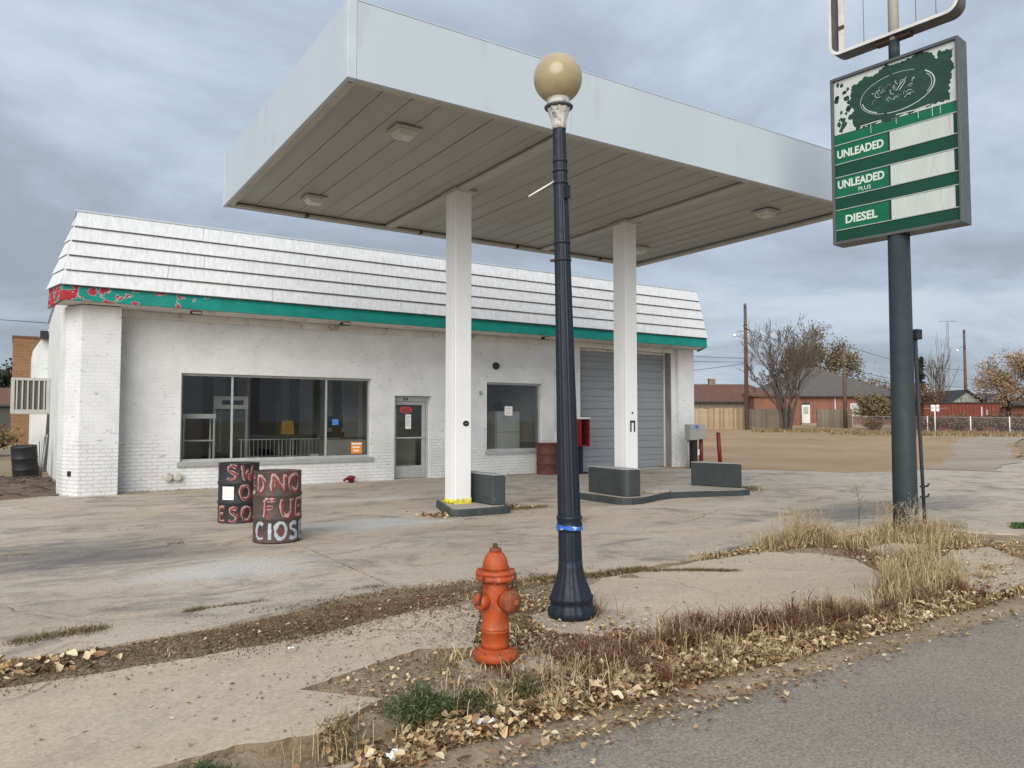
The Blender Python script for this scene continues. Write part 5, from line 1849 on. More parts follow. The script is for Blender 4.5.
# ================================================================== TREES AND SHRUBS
M['bark'] = plain('grey bark', (.085, .070, .060), .95, .3, 4, .5, 25)
M['twig'] = plain('grey brown twigs', (.135, .105, .085), .95, .25, 3)
M['bark_dark'] = plain('dark bark', (.05, .04, .034), .95, .3, 4, .5, 25)
def leafmat(name, col, rough=.7):
    t = NT(name)
    oi = t.n('ShaderNodeNewGeometry').outputs['Random Per Island']
    c = t.ramp(oi, 0, 1, tuple(x * .6 for x in col), tuple(min(1, x * 1.35) for x in col))
    m = t.done(c, rough, 0, .25)
    return m
M['leaf_olive'] = leafmat('olive leaves', (.17, .135, .065))
M['leaf_green'] = leafmat('dull green leaves', (.085, .090, .038))
M['leaf_orange'] = leafmat('dry tan orange leaves', (.33, .215, .12))
M['leaf_brown'] = leafmat('dry brown leaves', (.17, .105, .06))
M['leaf_dark'] = leafmat('dark conifer needles', (.030, .036, .026))
M['leaf_weed'] = leafmat('green weed leaves', (.055, .105, .030))


class Tree:
    def __init__(s, seed):
        s.r = random.Random(seed)
        s.wood, s.tips = MB(), []

    def grow(s, p, d, L, r, depth, maxd, spread=.5, up=.15, kids=(2, 3), shrink=.72, wob=.12):
        n = 4 if depth < 2 else 3
        pts, rad = [p.copy()], [r]
        q, dd = p.copy(), d.copy()
        for k in range(n):
            dd = (dd + Vector((s.r.uniform(-wob, wob), s.r.uniform(-wob, wob), s.r.uniform(-wob, wob) + up * .25))).normalized()
            q = q + dd * (L / n)
            pts.append(q.copy()); rad.append(r * (1 - .38 * (k + 1) / n))
        rad = [max(q_, .016) for q_ in rad]
        s.wood.tube(pts, rad, 7 if depth == 0 else (5 if depth < 3 else 3), 0 if depth < 3 else 1, caps=False)
        if depth >= maxd - 1:
            s.tips += pts[1:]
        if depth >= maxd:
            return
        for k in range(s.r.randint(*kids) + (1 if depth < 2 else 0)):
            f = s.r.uniform(.35, 1.0) if k else 1.0
            i = min(n, max(1, int(round(f * n))))
            a = s.r.uniform(0, 2 * PI)
            o = dd.orthogonal().normalized()
            o.rotate(Matrix.Rotation(a, 3, dd))
            sp = spread * s.r.uniform(.6, 1.3)
            nd = (dd + o * sp + Vector((0, 0, up))).normalized()
            s.grow(pts[i], nd, L * shrink * s.r.uniform(.75, 1.15), rad[i] * s.r.uniform(.55, .75), depth + 1, maxd, spread, up, kids, shrink, wob)


def leaves(mb, pts, per, rad, size, rnd, m=0, slim=.6):
    for p in pts:
        for k in range(per):
            c = Vector(p) + Vector((rnd.gauss(0, rad), rnd.gauss(0, rad), rnd.gauss(0, rad * .8)))
            u = Vector((rnd.uniform(-1, 1), rnd.uniform(-1, 1), rnd.uniform(-1, 1))).normalized()
            w = u.orthogonal().normalized()
            w.rotate(Matrix.Rotation(rnd.uniform(0, 6.28), 3, u))
            s_ = size * rnd.uniform(.6, 1.3)
            u *= s_; w *= s_ * slim
            mb.quad(c - u, c - w * .9, c + u, c + w, m)


def tree(name, label, u, D, stems, maxd, L, r, leafm=None, per=0, lrad=.3, lsize=.15, spread=.5, up=.15, seed=1, kids=(2, 3), shrink=.72, cat='tree', sink=.1, barkm=None, leaf_frac=1.0, lean=.0, group='trees beyond the lot'):
    p = far(u, D)
    t = thing(name, label, cat, p, -YAW, group)
    T_ = Tree(seed)
    for k in range(stems):
        a = 2 * PI * k / max(1, stems) + seed
        off = Vector((math.cos(a), math.sin(a), 0)) * (.25 if stems > 1 else 0)
        d = Vector((math.cos(a) * (.16 if stems > 1 else lean), math.sin(a) * (.16 if stems > 1 else 0), 1)).normalized()
        T_.grow(off + Vector((0, 0, -sink)), d, L * T_.r.uniform(.85, 1.15), r * T_.r.uniform(.8, 1.1), 0, maxd, spread, up, kids, shrink)
    T_.wood.build('trunk', [barkm or M['bark'], M['twig'] if barkm is None else barkm], t)
    if leafm:
        mb = MB()
        rnd = random.Random(seed + 50)
        tips = [q for q in T_.tips if rnd.random() < leaf_frac]
        leaves(mb, tips, per, lrad, lsize, rnd)
        mb.build('crown', leafm, t)
    return t


tree('bare_tree', 'large bare many-stemmed tree in front of the brick house', 785, 62, 5, 6, 2.9, .17, None, spread=.55, up=.16, seed=12, kids=(2, 3), shrink=.73)
mbs = None
tree('autumn_tree', 'tree with thin olive leaves rising behind the brick house roof', 822, 98, 2, 5, 4.0, .24, M['leaf_olive'], 5, .5, .16, .6, .12, seed=5, leaf_frac=.8)
tree('autumn_tree', 'smaller olive tree half behind the right slope of the grey roof', 851, 97, 2, 4, 2.8, .2, M['leaf_olive'], 12, .5, .12, .65, .1, seed=8, leaf_frac=.7)
tree('autumn_tree', 'spreading tree with tan orange leaves at the right edge', 1004, 70, 2, 5, 2.5, .26, M['leaf_orange'], 8, .34, .085, .75, .08, seed=21, shrink=.76, leaf_frac=.75, barkm=M['bark_dark'])
tree('autumn_tree', 'tan leaved tree cut by the right picture edge', 1042, 68, 2, 5, 2.3, .24, M['leaf_orange'], 8, .34, .085, .75, .08, seed=23, shrink=.76, barkm=M['bark_dark'])
tree('bare_tree', 'slender bare tree beside the antenna mast', 940, 74, 3, 4, 2.9, .10, None, spread=.38, up=.3, seed=31)
tree('leafy_bush_tree', 'brown grey tangled tree left of the red shed', 921, 72, 3, 4, 1.7, .10, M['leaf_brown'], 3, .3, .10, .6, .1, seed=33)
# spruce
p = far(921.5, 80)
t = thing('spruce_tree', 'dark narrow spruce just right of the sign pole', 'tree', p, 0, 'trees beyond the lot')
MB().tube([(0, 0, -.2), (0, 0, 7.2)], [.16, .03], 6).build('trunk', M['bark_dark'], t)
mb = MB(); rnd = random.Random(4)
for k in range(260):
    z = rnd.uniform(.6, 7.2); rr_ = (7.4 - z) / 6.8 * 1.35 * rnd.uniform(.5, 1.05); a = rnd.uniform(0, 6.28)
    for j in range(5):
        f = (j + 1) / 5
        leaves(mb, [(rr_ * f * math.cos(a), rr_ * f * math.sin(a), z - .25 * f)], 2, .10, .16, rnd)
mb.build('crown', M['leaf_dark'], t)


def shrub(name, label, u, D, w, h, leafm, n, size, seed, twigs=40, loc=None, cat='shrub', group='shrubs along the far fence', twm=None):
    p = far(u, D) if loc is None else Vector(loc)
    t = thing(name, label, cat, p, -YAW, group)
    rnd = random.Random(seed)
    tw = MB(); ends = []
    for k in range(twigs):
        a = rnd.uniform(0, 2 * PI); f = rnd.uniform(.1, 1)
        b = Vector((w / 2 * f * math.cos(a), w / 2 * f * math.sin(a), h * rnd.uniform(.55, 1.0) * math.sqrt(max(.05, 1 - (f * .8) ** 2))))
        m_ = b * .5 + Vector((rnd.uniform(-.1, .1) * w, rnd.uniform(-.1, .1) * w, h * .12))
        tw.tube([(b.x * .12, b.y * .12, -.1), m_, b], [.02 * h / 1.5, .014 * h / 1.5, .005], 3, caps=False)
        ends += [m_.lerp(b, q) for q in (.2, .5, .8, 1.0)]
    tw.build('stems', twm or M['twig'], t)
    if n:
        mb = MB(); leaves(mb, ends, n, w * .07, size, rnd); mb.build('foliage', leafm, t)
    return t


shrub('olive_shrub', 'large olive green shrub left of the sign pole', 874, 66, 4.0, 3.1, M['leaf_olive'], 14, .13, 3, 60)
shrub('twiggy_shrub', 'low dark twiggy bush under the olive shrub', 871, 60, 1.6, 1.25, M['leaf_brown'], 2, .07, 4, 70)
for k, (u, w, lab) in enumerate(((932, 2.2, 'left brown hedge clump before the red shed'), (958, 2.6, 'middle brown hedge clump before the red shed'), (979, 1.8, 'narrow brown hedge clump before the red shed'), (1003, 2.8, 'brown hedge clump below the orange tree'), (1024, 2.6, 'brown hedge clump at the right picture edge'))):
    shrub('hedge_shrub', lab, u, 58.5 - k * .5, w, 1.35 + .15 * (k % 2), M['leaf_brown'], 6, .09, 60 + k, 60)
# low far tree line
for k, (u, D, h, lab) in enumerate(((888, 115, 5.2, 'grey far bare tree mass between grey roof and sign pole'), (900, 120, 4.6, 'second grey far tree close to the sign pole'), (985, 118, 4.0, 'grey far trees over the red shed roof'))):
    shrub('far_tree', lab, u, D, 7.0, h, M['leaf_brown'], 4, .18, 90 + k, 90, cat='tree', group='trees beyond the lot')

# ================================================================== BACKGROUND: left side
p = Vector((1.6, 52.0, gz(1.6, 52)))
t = thing('tan_brick_building', 'tall tan brick building behind the station at the left', 'building', p, 0)
B(-1.95, 8, 0, 10, -.4, 6.28 - p.z).build('wall', M['brick_tan'], t)
B(-2.0, 8.05, -.05, 10.05, 6.283 - p.z, 6.40 - p.z).build('coping', M['pole_wood'], t)
p = far(-8, 62)
t, rf = hip_house('left_house', 'brown roofed house at the left picture edge', -14, 62, 7, 6, 2.2, 1.5, M['interior_dark'], M['roof_brown'], 3)
tree('evergreen_tree', 'dark evergreen tree over the house at the left edge', 2, 75, 1, 4, 3.0, .24, M['leaf_dark'], 16, .5, .20, .7, .1, seed=41, barkm=M['bark_dark'])
for k, (x, y, w, h, lab) in enumerate(((-1.1, 40.0, 2.6, 1.3, 'yellowish dry shrub below the tan brick building'), (-3.2, 42, 3.0, 1.6, 'dry shrub at the left edge below the dark evergreen'), (-2.4, 36, 1.8, .9, 'low dry bush nearest the tilted black drum'))):
    shrub('dry_shrub', lab, 0, 0, w, h, M['leaf_olive'] if k else leafmat('yellow dry leaves', (.22, .155, .07)), 7, .09, 70 + k, 60, loc=(x, y, gz(x, y)), group='dry shrubs at the left')
# ================================================================== LITTER, GRASS, WEEDS
def inside(poly, x, y):
    c = False
    n = len(poly)
    j = n - 1
    for i in range(n):
        xi, yi = poly[i]; xj, yj = poly[j]
        if (yi > y) != (yj > y) and x < (xj - xi) * (y - yi) / (yj - yi) + xi:
            c = not c
        j = i
    return c


def surf(x, y):
    for k, s_ in enumerate(SLABS):
        if inside(s_, x, y):
            return -0.010 + .004 * (k % 2), True
    if y > 6.2 or x > 11.7:
        return 0.0, True
    if y < road_edge(x):
        return h_road(x, y) + .002, True
    return h_verge(x, y), False


def ramp_leaf(name, cols):
    t = NT(name)
    oi = t.n('ShaderNodeNewGeometry').outputs['Random Per Island']
    r = t.n('ShaderNodeValToRGB')
    r.color_ramp.interpolation = 'CONSTANT'
    while len(r.color_ramp.elements) < len(cols): r.color_ramp.elements.new(.5)
    for k, c in enumerate(cols):
        r.color_ramp.elements[k].position = k / len(cols)
        r.color_ramp.elements[k].color = (*c, 1)
    t.link(oi, r.inputs[0])
    c = t.mix(.35, r.outputs[0], t.ramp(t.noise(t.pos(), 120, 3), .3, .7, (.6, .6, .6), (1.3, 1.3, 1.3)), 'MULTIPLY')
    return t.done(c, .75, 0, .2)


M['litter'] = ramp_leaf('fallen leaves', [(.44, .29, .14), (.16, .09, .045), (.34, .22, .11), (.56, .41, .22), (.30, .175, .085), (.52, .39, .23), (.66, .55, .37), (.20, .11, .055), (.48, .32, .15), (.60, .47, .29), (.13, .075, .04), (.40, .27, .15), (.27, .16, .085), (.62, .50, .32)])
M['straw'] = ramp_leaf('dry straw grass', [(.46, .35, .19), (.58, .46, .28), (.36, .26, .14), (.52, .40, .22), (.27, .19, .10)])
M['redgrass'] = ramp_leaf('red brown dry grass', [(.15, .062, .036), (.20, .085, .048), (.12, .055, .036), (.24, .135, .075), (.17, .095, .055)])
M['chaff'] = ramp_leaf('grey brown chaff', [(.26, .185, .11), (.38, .28, .17), (.16, .11, .065), (.30, .21, .11), (.20, .15, .07)])
M['olive_grass'] = ramp_leaf('olive low grass', [(.13, .105, .045), (.18, .135, .06), (.10, .09, .035), (.22, .16, .085)])


def leaf(mb, c, s_, rnd, tilt=.6):
    """one curled fallen leaf: pointed oval folded along the midrib"""
    a = rnd.uniform(0, 2 * PI)
    u = Vector((math.cos(a), math.sin(a), rnd.uniform(-tilt, tilt))).normalized()
    w = Vector((-math.sin(a), math.cos(a), rnd.uniform(-tilt, tilt))).normalized()
    n = u.cross(w).normalized()
    if n.z < 0: n = -n
    cu = rnd.uniform(.1, .8) * s_
    w *= s_ * rnd.uniform(.55, .85)
    i = len(mb.v)
    cv = rnd.uniform(-.5, .9) * s_
    def P(a_, b_):
        return tuple(c + u * (s_ * a_) + w * b_ + n * (cu * b_ * b_ + cv * a_ * a_ * .5))
    if s_ < .013:
        mb.v += [P(-1, 0), P(-.1, .8), P(1, 0), P(-.1, -.8)]
        mb.face((i, i + 3, i + 2, i + 1), 0, True)
        return
    j_ = [rnd.uniform(.8, 1.15) for _ in range(6)]
    mb.v += [P(-1, 0), P(-.1, 0), P(1.05, 0), P(-.72, .55 * j_[0]), P(-.2, .98 * j_[1]), P(.45, .62 * j_[2]), P(-.72, -.55 * j_[3]), P(-.2, -.98 * j_[4]), P(.45, -.62 * j_[5])]
    for f in ((0, 1, 4, 3), (1, 2, 5, 4), (0, 6, 7, 1), (1, 7, 8, 2)):
        mb.face([i + k for k in f], 0, True)


def scatter_leaves(mb, regs, rnd, slab_keep=.12):
    for (cx, cy, rx, ry, n, s_, lift) in regs:
        for k in range(n):
            x = cx + rx * rnd.uniform(-1, 1) ** 1 * rnd.uniform(.3, 1) ** .5
            y = cy + ry * max(-1.15, min(1.15, rnd.gauss(0, .5)))
            z, hard = surf(x, y)
            if hard and rnd.random() > slab_keep: continue
            leaf(mb, Vector((x, y, z + .006 + rnd.random() ** 2 * lift)), s_ * rnd.uniform(.55, 1.25), rnd, .25 if hard else .7)


rnd = random.Random(101)
mb = MB()
regs = [
    (2.2, 3.34, 1.1, .38, 2100, .023, .05), (3.6, 3.36, 1.0, .40, 2300, .023, .06), (5.0, 3.38, 1.1, .34, 1900, .023, .05), (6.6, 3.44, 1.2, .38, 1700, .023, .05), (8.2, 3.7, 1.2, .5, 900, .024, .04),
    (2.2, 3.38, .9, .30, 340, .036, .06), (3.8, 3.38, 1.2, .30, 340, .035, .06), (6.2, 3.5, 1.6, .30, 260, .033, .06),
    (3.4, 3.2, 2.0, .10, 900, .020, .02), (6.6, 3.26, 1.8, .10, 800, .020, .02),
    (2.0, 4.2, .6, .5, 260, .016, .02), (3.1, 4.55, .55, .55, 700, .020, .03), (3.4, 5.3, .55, .35, 420, .018, .03), (3.9, 4.25, .5, .4, 620, .022, .04),
    (-.4, 5.62, 1.0, .26, 240, .024, .03), (-.1, 5.62, .8, .2, 60, .042, .03), (1.6, 5.66, 1.1, .26, 60, .016, .02), (-2.4, 5.62, 1.4, .3, 400, .025, .03), (2.9, 5.95, .7, .3, 40, .015, .02),
    (4.6, 5.98, .7, .16, 200, .014, .02), (7.4, 6.02, 1.1, .16, 600, .021, .04), (8.9, 5.95, 1.0, .3, 620, .022, .04), (10.0, 5.5, .8, .5, 520, .023, .04), (9.0, 5.1, 1.2, .5, 620, .024, .04), (8.2, 4.4, .8, .6, 620, .024, .04), (10.2, 4.4, .7, .5, 300, .024, .04),
]
scatter_leaves(mb, regs, rnd, .14)
# strays blown on to slabs, asphalt and apron
for k in range(500):
    x = rnd.uniform(-1.5, 9.5); y = rnd.choice((rnd.gauss(3.05, .10), rnd.gauss(5.0, .5), rnd.gauss(6.3, .4), rnd.gauss(4.2, .35)))
    z, hard = surf(x, y)
    leaf(mb, Vector((x, y, z + .004)), rnd.choice((.004, .005, .006, .008, .016)), rnd, .15)
for (cx, cy, r_, n) in ((5.62, 10.75, .28, 90), (7.15, 11.2, .35, 60), (13.2, 11.3, .5, 80)):
    for k in range(n):
        x, y = rnd.gauss(cx, r_ * .5), rnd.gauss(cy, r_ * .5)
        leaf(mb, Vector((x, y, .004 + rnd.random() * .05)), rnd.uniform(.02, .045), rnd)
crumbs = MB()
scatter_leaves(crumbs, [(3.2, 3.20, 2.2, .24, 6500, .010, .015), (6.6, 3.26, 2.2, .28, 5200, .010, .015), (0.6, 5.64, 3.0, .34, 2600, .009, .02), (2.8, 4.6, 1.2, .8, 2600, .009, .02), (9.2, 5.0, 1.6, 1.0, 2600, .010, .03), (3.2, 5.8, 1.4, .35, 900, .009, .02)], rnd, .35)
M['crumbs'] = ramp_leaf('leaf crumbs', [(.17, .11, .06), (.25, .17, .095), (.11, .07, .04), (.20, .13, .07), (.33, .24, .14), (.15, .105, .05)])
tag(crumbs.build('leaf_crumbs', M['crumbs']), 'brown broken leaf crumbs covering verge and road edge', 'leaf litter', kind='stuff')
tag(mb.build('leaf_litter', M['litter']), 'fallen tan cottonwood leaves drifted along the kerb and verge', 'leaf litter', kind='stuff')


def blades(mb, cx, cy, rx, ry, n, h, rnd, w=.004, lean=.5, slab_keep=.0, clump=0.0):
    cl = [(cx + rx * rnd.uniform(-1, 1), cy + ry * rnd.uniform(-1, 1)) for _ in range(max(1, n // 22))]
    for k in range(n):
        if clump and rnd.random() < clump:
            q = rnd.choice(cl); x, y = rnd.gauss(q[0], .035), rnd.gauss(q[1], .035)
        else:
            x = cx + rx * rnd.uniform(-1, 1); y = cy + ry * max(-1.2, min(1.2, rnd.gauss(0, .55)))
        z, hard = surf(x, y)
        if hard and rnd.random() > slab_keep: continue
        a = rnd.uniform(0, 2 * PI); hh = h * rnd.uniform(.35, 1.15); l = hh * lean * rnd.uniform(.2, 1.3)
        d = Vector((math.cos(a), math.sin(a), 0)); s_ = Vector((-d.y, d.x, 0)) * w * rnd.uniform(.6, 1.4)
        p0 = Vector((x, y, z - .01)); p1 = p0 + d * l * .3 + Vector((0, 0, hh * .6)); p2 = p0 + d * l + Vector((0, 0, hh * rnd.uniform(.75, 1.0)))
        i = len(mb.v)
        mb.v += [tuple(p0 - s_), tuple(p0 + s_), tuple(p1 - s_ * .8), tuple(p1 + s_ * .8), tuple(p2)]
        mb.face((i, i + 1, i + 3, i + 2), 0, True); mb.face((i + 2, i + 3, i + 4), 0, True)


def seedheads(mb, cx, cy, rx, ry, n, h, rnd):
    """stems with a feathery head"""
    for k in range(n):
        x = cx + rx * rnd.uniform(-1, 1); y = cy + ry * rnd.gauss(0, .5)
        z, hard = surf(x, y)
        if hard: continue
        a = rnd.uniform(0, 2 * PI); hh = h * rnd.uniform(.5, 1.15); l = hh * rnd.uniform(.1, .45)
        d = Vector((math.cos(a), math.sin(a), 0))
        p0 = Vector((x, y, z - .01)); p1 = p0 + d * l * .4 + Vector((0, 0, hh * .7)); p2 = p0 + d * l + Vector((0, 0, hh))
        s_ = Vector((-d.y, d.x, 0)) * .0018
        i = len(mb.v)
        mb.v += [tuple(p0 - s_), tuple(p0 + s_), tuple(p1 - s_), tuple(p1 + s_), tuple(p2 - s_), tuple(p2 + s_)]
        mb.face((i, i + 1, i + 3, i + 2)); mb.face((i + 2, i + 3, i + 5, i + 4))
        t_ = (p2 - p1).normalized()
        for q in range(9):
            b = p1.lerp(p2, .35 + .65 * q / 9)
            o = Vector((rnd.uniform(-1, 1), rnd.uniform(-1, 1), rnd.uniform(.2, 1.2))).normalized() * .022 * hh / .25
            e_ = t_.cross(o).normalized() * .0022
            i = len(mb.v)
            mb.v += [tuple(b - e_), tuple(b + e_), tuple(b + o)]
            mb.face((i, i + 1, i + 2))


rnd = random.Random(202)
mb = MB()
for a in ((2.4, 3.4, .9, .3, 700, .07), (4.0, 3.4, 1.1, .3, 1100, .08), (5.8, 3.4, 1.2, .28, 1000, .09), (7.4, 3.55, 1.0, .3, 900, .10), (2.0, 3.62, .7, .25, 260, .10), (3.3, 3.7, .8, .28, 600, .13), (5.6, 3.72, 1.2, .22, 1100, .16), (6.9, 3.85, .9, .26, 1100, .19), (8.2, 4.1, 1.0, .5, 1500, .17), (9.3, 5.3, 1.0, .5, 1900, .20), (8.2, 6.05, .8, .16, 1100, .27), (10.15, 5.75, .5, .35, 900, .24), (2.6, 4.3, .5, .45, 350, .09), (7.0, 6.02, .8, .12, 350, .10), (4.5, 5.98, .6, .14, 180, .06), (3.3, 5.5, .5, .4, 260, .06), (-1.0, 5.6, 2.0, .24, 260, .06)):
    blades(mb, *a, rnd, .0038, 1.15, .02, .7)
for a in ((3.3, 3.6, 1.4, .25, 130, .20), (6.2, 3.8, 1.2, .22, 240, .26), (7.1, 3.95, .4, .2, 110, .42), (8.3, 6.1, .5, .12, 150, .42), (9.2, 5.2, 1.2, .6, 260, .30), (10.1, 5.9, .45, .3, 130, .42), (1.3, 3.66, .25, .12, 40, .18), (4.3, 4.0, .6, .3, 120, .24)):
    seedheads(mb, *a, rnd)
tag(mb.build('dry_grass', M['straw']), 'pale dry straw grass growing along the kerb and round the sign pole', 'dry grass', kind='stuff')
mb = MB()
for a in ((4.25, 4.0, .45, .28, 900, .19), (4.9, 3.78, .7, .22, 1100, .20), (5.9, 3.72, .6, .2, 600, .17), (3.5, 3.9, .6, .22, 800, .15), (6.6, 3.8, .5, .2, 300, .16), (7.5, 4.2, .5, .3, 400, .16), (3.9, 4.75, .22, .22, 220, .22), (8.7, 5.0, .8, .5, 500, .16), (2.9, 3.75, .5, .2, 420, .12)):
    blades(mb, *a, rnd, .0036, 1.25, .02, .7)
for a in ((2.3, 5.85, .9, .30, 2600, .024), (3.0, 6.15, .8, .30, 2800, .024), (3.9, 6.15, .6, .2, 1200, .024)):
    blades(mb, *a, rnd, .0048, 3.0, .05, .2)
tag(mb.build('red_dry_weeds', M['redgrass']), 'red brown dried weeds in the kerb band right of the lamp post', 'dry weeds', kind='stuff')
mb = MB()
for a in ((.8, 5.64, 1.5, .26, 6500, .020), (-2.2, 5.64, 1.8, .28, 4000, .022), (2.1, 5.75, 1.0, .30, 5000, .020), (2.0, 4.2, .6, .4, 2200, .016), (3.0, 4.7, .7, .6, 2600, .02), (3.5, 5.6, .6, .5, 2200, .025), (3.3, 3.4, 2.0, .34, 4500, .025), (6.5, 3.45, 1.8, .34, 4000, .025), (9, 4.8, 1.4, .9, 3500, .035), (7.6, 6.02, 1.2, .18, 2200, .04), (4.7, 6.0, .8, .16, 900, .025), (2.6, 6.1, 1.0, .3, 3000, .022), (3.8, 6.2, .7, .22, 1600, .022)):
    blades(mb, *a, rnd, .0055, 3.4, .22, .35)
moss = MB()
for a in ((.6, 5.64, 1.6, .46, 11000, .026), (-2.2, 5.64, 1.8, .46, 6000, .026), (2.1, 5.72, 1.0, .52, 10000, .024), (2.9, 6.05, .8, .36, 6000, .022), (4.4, 6.02, .8, .18, 3000, .03), (2.1, 4.2, .6, .4, 1600, .018), (3.2, 4.9, .6, .6, 2600, .024)):
    blades(moss, *a, rnd, .0048, 1.6, .30, .25)
M['moss'] = ramp_leaf('matted olive brown grass', [(.13, .095, .045), (.19, .13, .065), (.10, .075, .038), (.16, .10, .05), (.25, .18, .10), (.15, .08, .045)])
tag(moss.build('matted_grass', M['moss']), 'matted olive brown grass filling the strip between sidewalk and apron', 'grass', kind='stuff')
tag(mb.build('chaff', M['chaff']), 'flattened grey brown chaff and straw covering the verge soil', 'chaff', kind='stuff')


def tuft(mb, x, y, n, h, spread, w, rnd):
    z, hard = surf(x, y)
    for k in range(n):
        a = rnd.uniform(0, 2 * PI); f = rnd.random() ** .6
        d = Vector((math.cos(a), math.sin(a), 0)); hh = h * rnd.uniform(.5, 1.1) * (1 - .45 * f); l = spread * f * rnd.uniform(.7, 1.3)
        s_ = Vector((-d.y, d.x, 0)) * w * rnd.uniform(.6, 1.4)
        p0 = Vector((x, y, z - .01)) + d * .03 * f; p1 = p0 + d * l * .45 + Vector((0, 0, hh * .7)); p2 = p0 + d * l + Vector((rnd.uniform(-.02, .02), rnd.uniform(-.02, .02), hh * rnd.uniform(.7, 1.05)))
        i = len(mb.v)
        mb.v += [tuple(p0 - s_), tuple(p0 + s_), tuple(p1 - s_ * .8), tuple(p1 + s_ * .8), tuple(p2)]
        mb.face((i, i + 1, i + 3, i + 2), 0, True); mb.face((i + 2, i + 3, i + 4), 0, True)
        for q in range(3):
            b_ = p1.lerp(p2, rnd.random()); o_ = Vector((rnd.uniform(-1, 1), rnd.uniform(-1, 1), rnd.uniform(.1, 1))).normalized() * .022
            i = len(mb.v)
            mb.v += [tuple(b_ - s_ * .7), tuple(b_ + s_ * .7), tuple(b_ + o_)]
            mb.face((i, i + 1, i + 2))


rt_ = random.Random(55)
rm, sm_ = MB(), MB()
for k in range(46):
    x = rt_.uniform(2.9, 7.3); y = 3.62 + .28 * rt_.random() ** 1.5 * rt_.choice((-1, 1)) + (.25 if 3.9 < x < 4.6 else 0)
    tuft(rm, x, y, 70, rt_.uniform(.10, .22), rt_.uniform(.08, .20), .0028, rt_)
for k in range(44):
    x = rt_.uniform(2.2, 9.6); y = 3.5 + rt_.uniform(-.22, .3) + (.9 * rt_.random() if x > 7.5 else 0)
    tuft(sm_, x, y, 50, rt_.uniform(.08, .22), rt_.uniform(.08, .22), .0028, rt_)
for (x, y) in ((6.55, 3.95), (6.75, 4.0), (8.2, 6.1), (8.5, 6.12), (9.7, 5.5), (9.3, 4.9), (10.0, 5.3)):
    tuft(sm_, x, y, 80, rt_.uniform(.32, .5), .22, .0028, rt_)
tag(rm.build('red_weed_tufts', M['redgrass']), 'bushy red brown weed tufts among the leaves along the kerb', 'dry weeds', kind='stuff')
tag(sm_.build('straw_tufts', M['straw']), 'bushy pale straw tufts among the leaves along the kerb', 'dry grass', kind='stuff')


def joint_grass(mb, pts, n, w, h, rnd, gate=True):
    for k in range(n):
        f = rnd.random() * (len(pts) - 1); i = int(f); q = f - i
        x = pts[i][0] + (pts[i + 1][0] - pts[i][0]) * q; y = pts[i][1] + (pts[i + 1][1] - pts[i][1]) * q
        if gate and nz(x, y, 1.6, 3.0) < -.08: continue
        x += rnd.gauss(0, w * .4); y += rnd.gauss(0, w)
        a = rnd.uniform(0, 6.28); l = rnd.uniform(.01, .05)
        d = Vector((math.cos(a), math.sin(a), 0)); s_ = Vector((-d.y, d.x, 0)) * .004
        p0 = Vector((x, y, -.01)); p2 = p0 + d * l + Vector((0, 0, h * rnd.uniform(.4, 1.2)))
        j = len(mb.v)
        mb.v += [tuple(p0 - s_), tuple(p0 + s_), tuple(p2)]
        mb.face((j, j + 1, j + 2))


# cracks wandering through the concrete
M['crack'] = plain('dark crack', (.085, .07, .055), .95, .4, 12)
rc = random.Random(17)
for (x, y, a, L, w_, host, z) in ((-1.0, 8.3, .25, 3.2, .010, apron, .0075), (0.6, 12.2, -.1, 3.6, .012, apron, .0075), (4.0, 8.9, .5, 2.6, .009, apron, .0075), (5.2, 7.4, -.2, 3.4, .010, apron, .0075), (8.4, 8.2, .15, 4.2, .012, apron, .0075), (7.6, 13.2, .0, 3.8, .012, apron, .0075), (12.6, 9.3, .1, 5.0, .014, apron, .0075), (-.6, 7.6, 1.2, 1.8, .008, apron, .0075),
                                   (.2, 5.25, -1.45, 1.4, .006, sidewalk, -.004), (5.0, 5.7, -1.2, 1.5, .006, sidewalk, -.004), (6.3, 5.6, -.9, 1.3, .005, sidewalk, -.004), (2.2, 5.3, -.9, .8, .005, sidewalk, -.004)):
    pts = []
    n_ = int(L / .06)
    for k in range(n_):
        pts.append((x, y)); a += rc.gauss(0, .22) - .06 * math.sin(k * .2); x += .06 * math.cos(a); y += .06 * math.sin(a) * .8
    cm = MB(); strip2(cm, pts, [w_ * rc.uniform(.4, 1.5) * (1 - .6 * k / n_) for k in range(n_)], lambda p_, q_, z=z: (p_, q_, z))
    cm.build('crack', M['crack'], host)
mb = MB()
joint_grass(mb, [(-1.2, 10.42), (.4, 10.36), (1.6, 10.5)], 1400, .06, .035, rnd)
joint_grass(mb, [(1.2, 11.9), (2.2, 11.7)], 260, .05, .03, rnd)
joint_grass(mb, [(-4, 6.25), (-.1, 6.28), (.38, 6.38), (.75, 6.36)], 2400, .06, .035, rnd)
joint_grass(mb, [(1.0, 6.5), (1.3, 6.61), (2.9, 6.61)], 1300, .03, .025, rnd)
joint_grass(mb, [(-3, 10.3), (.3, 10.3), (2.0, 10.3)], 2600, .10, .035, rnd)
joint_grass(mb, [(2.94, 9.2), (2.94, 6.7)], 160, .008, .012, rnd)
joint_grass(mb, [(3.2, 13.95), (6, 13.95)], 160, .02, .02, rnd)
joint_grass(mb, [(6.98, 10.9), (7.6, 11.0)], 300, .09, .05, rnd)
joint_grass(mb, [(13.0, 11.2), (13.9, 11.5)], 1300, .13, .08, rnd, False)
joint_grass(mb, [(4.2, 6.08), (4.9, 5.92), (5.5, 5.9)], 1500, .06, .035, rnd, False)
joint_grass(mb, [(5.2, 5.9), (5.8, 5.6), (6.1, 5.35)], 900, .035, .03, rnd, False)
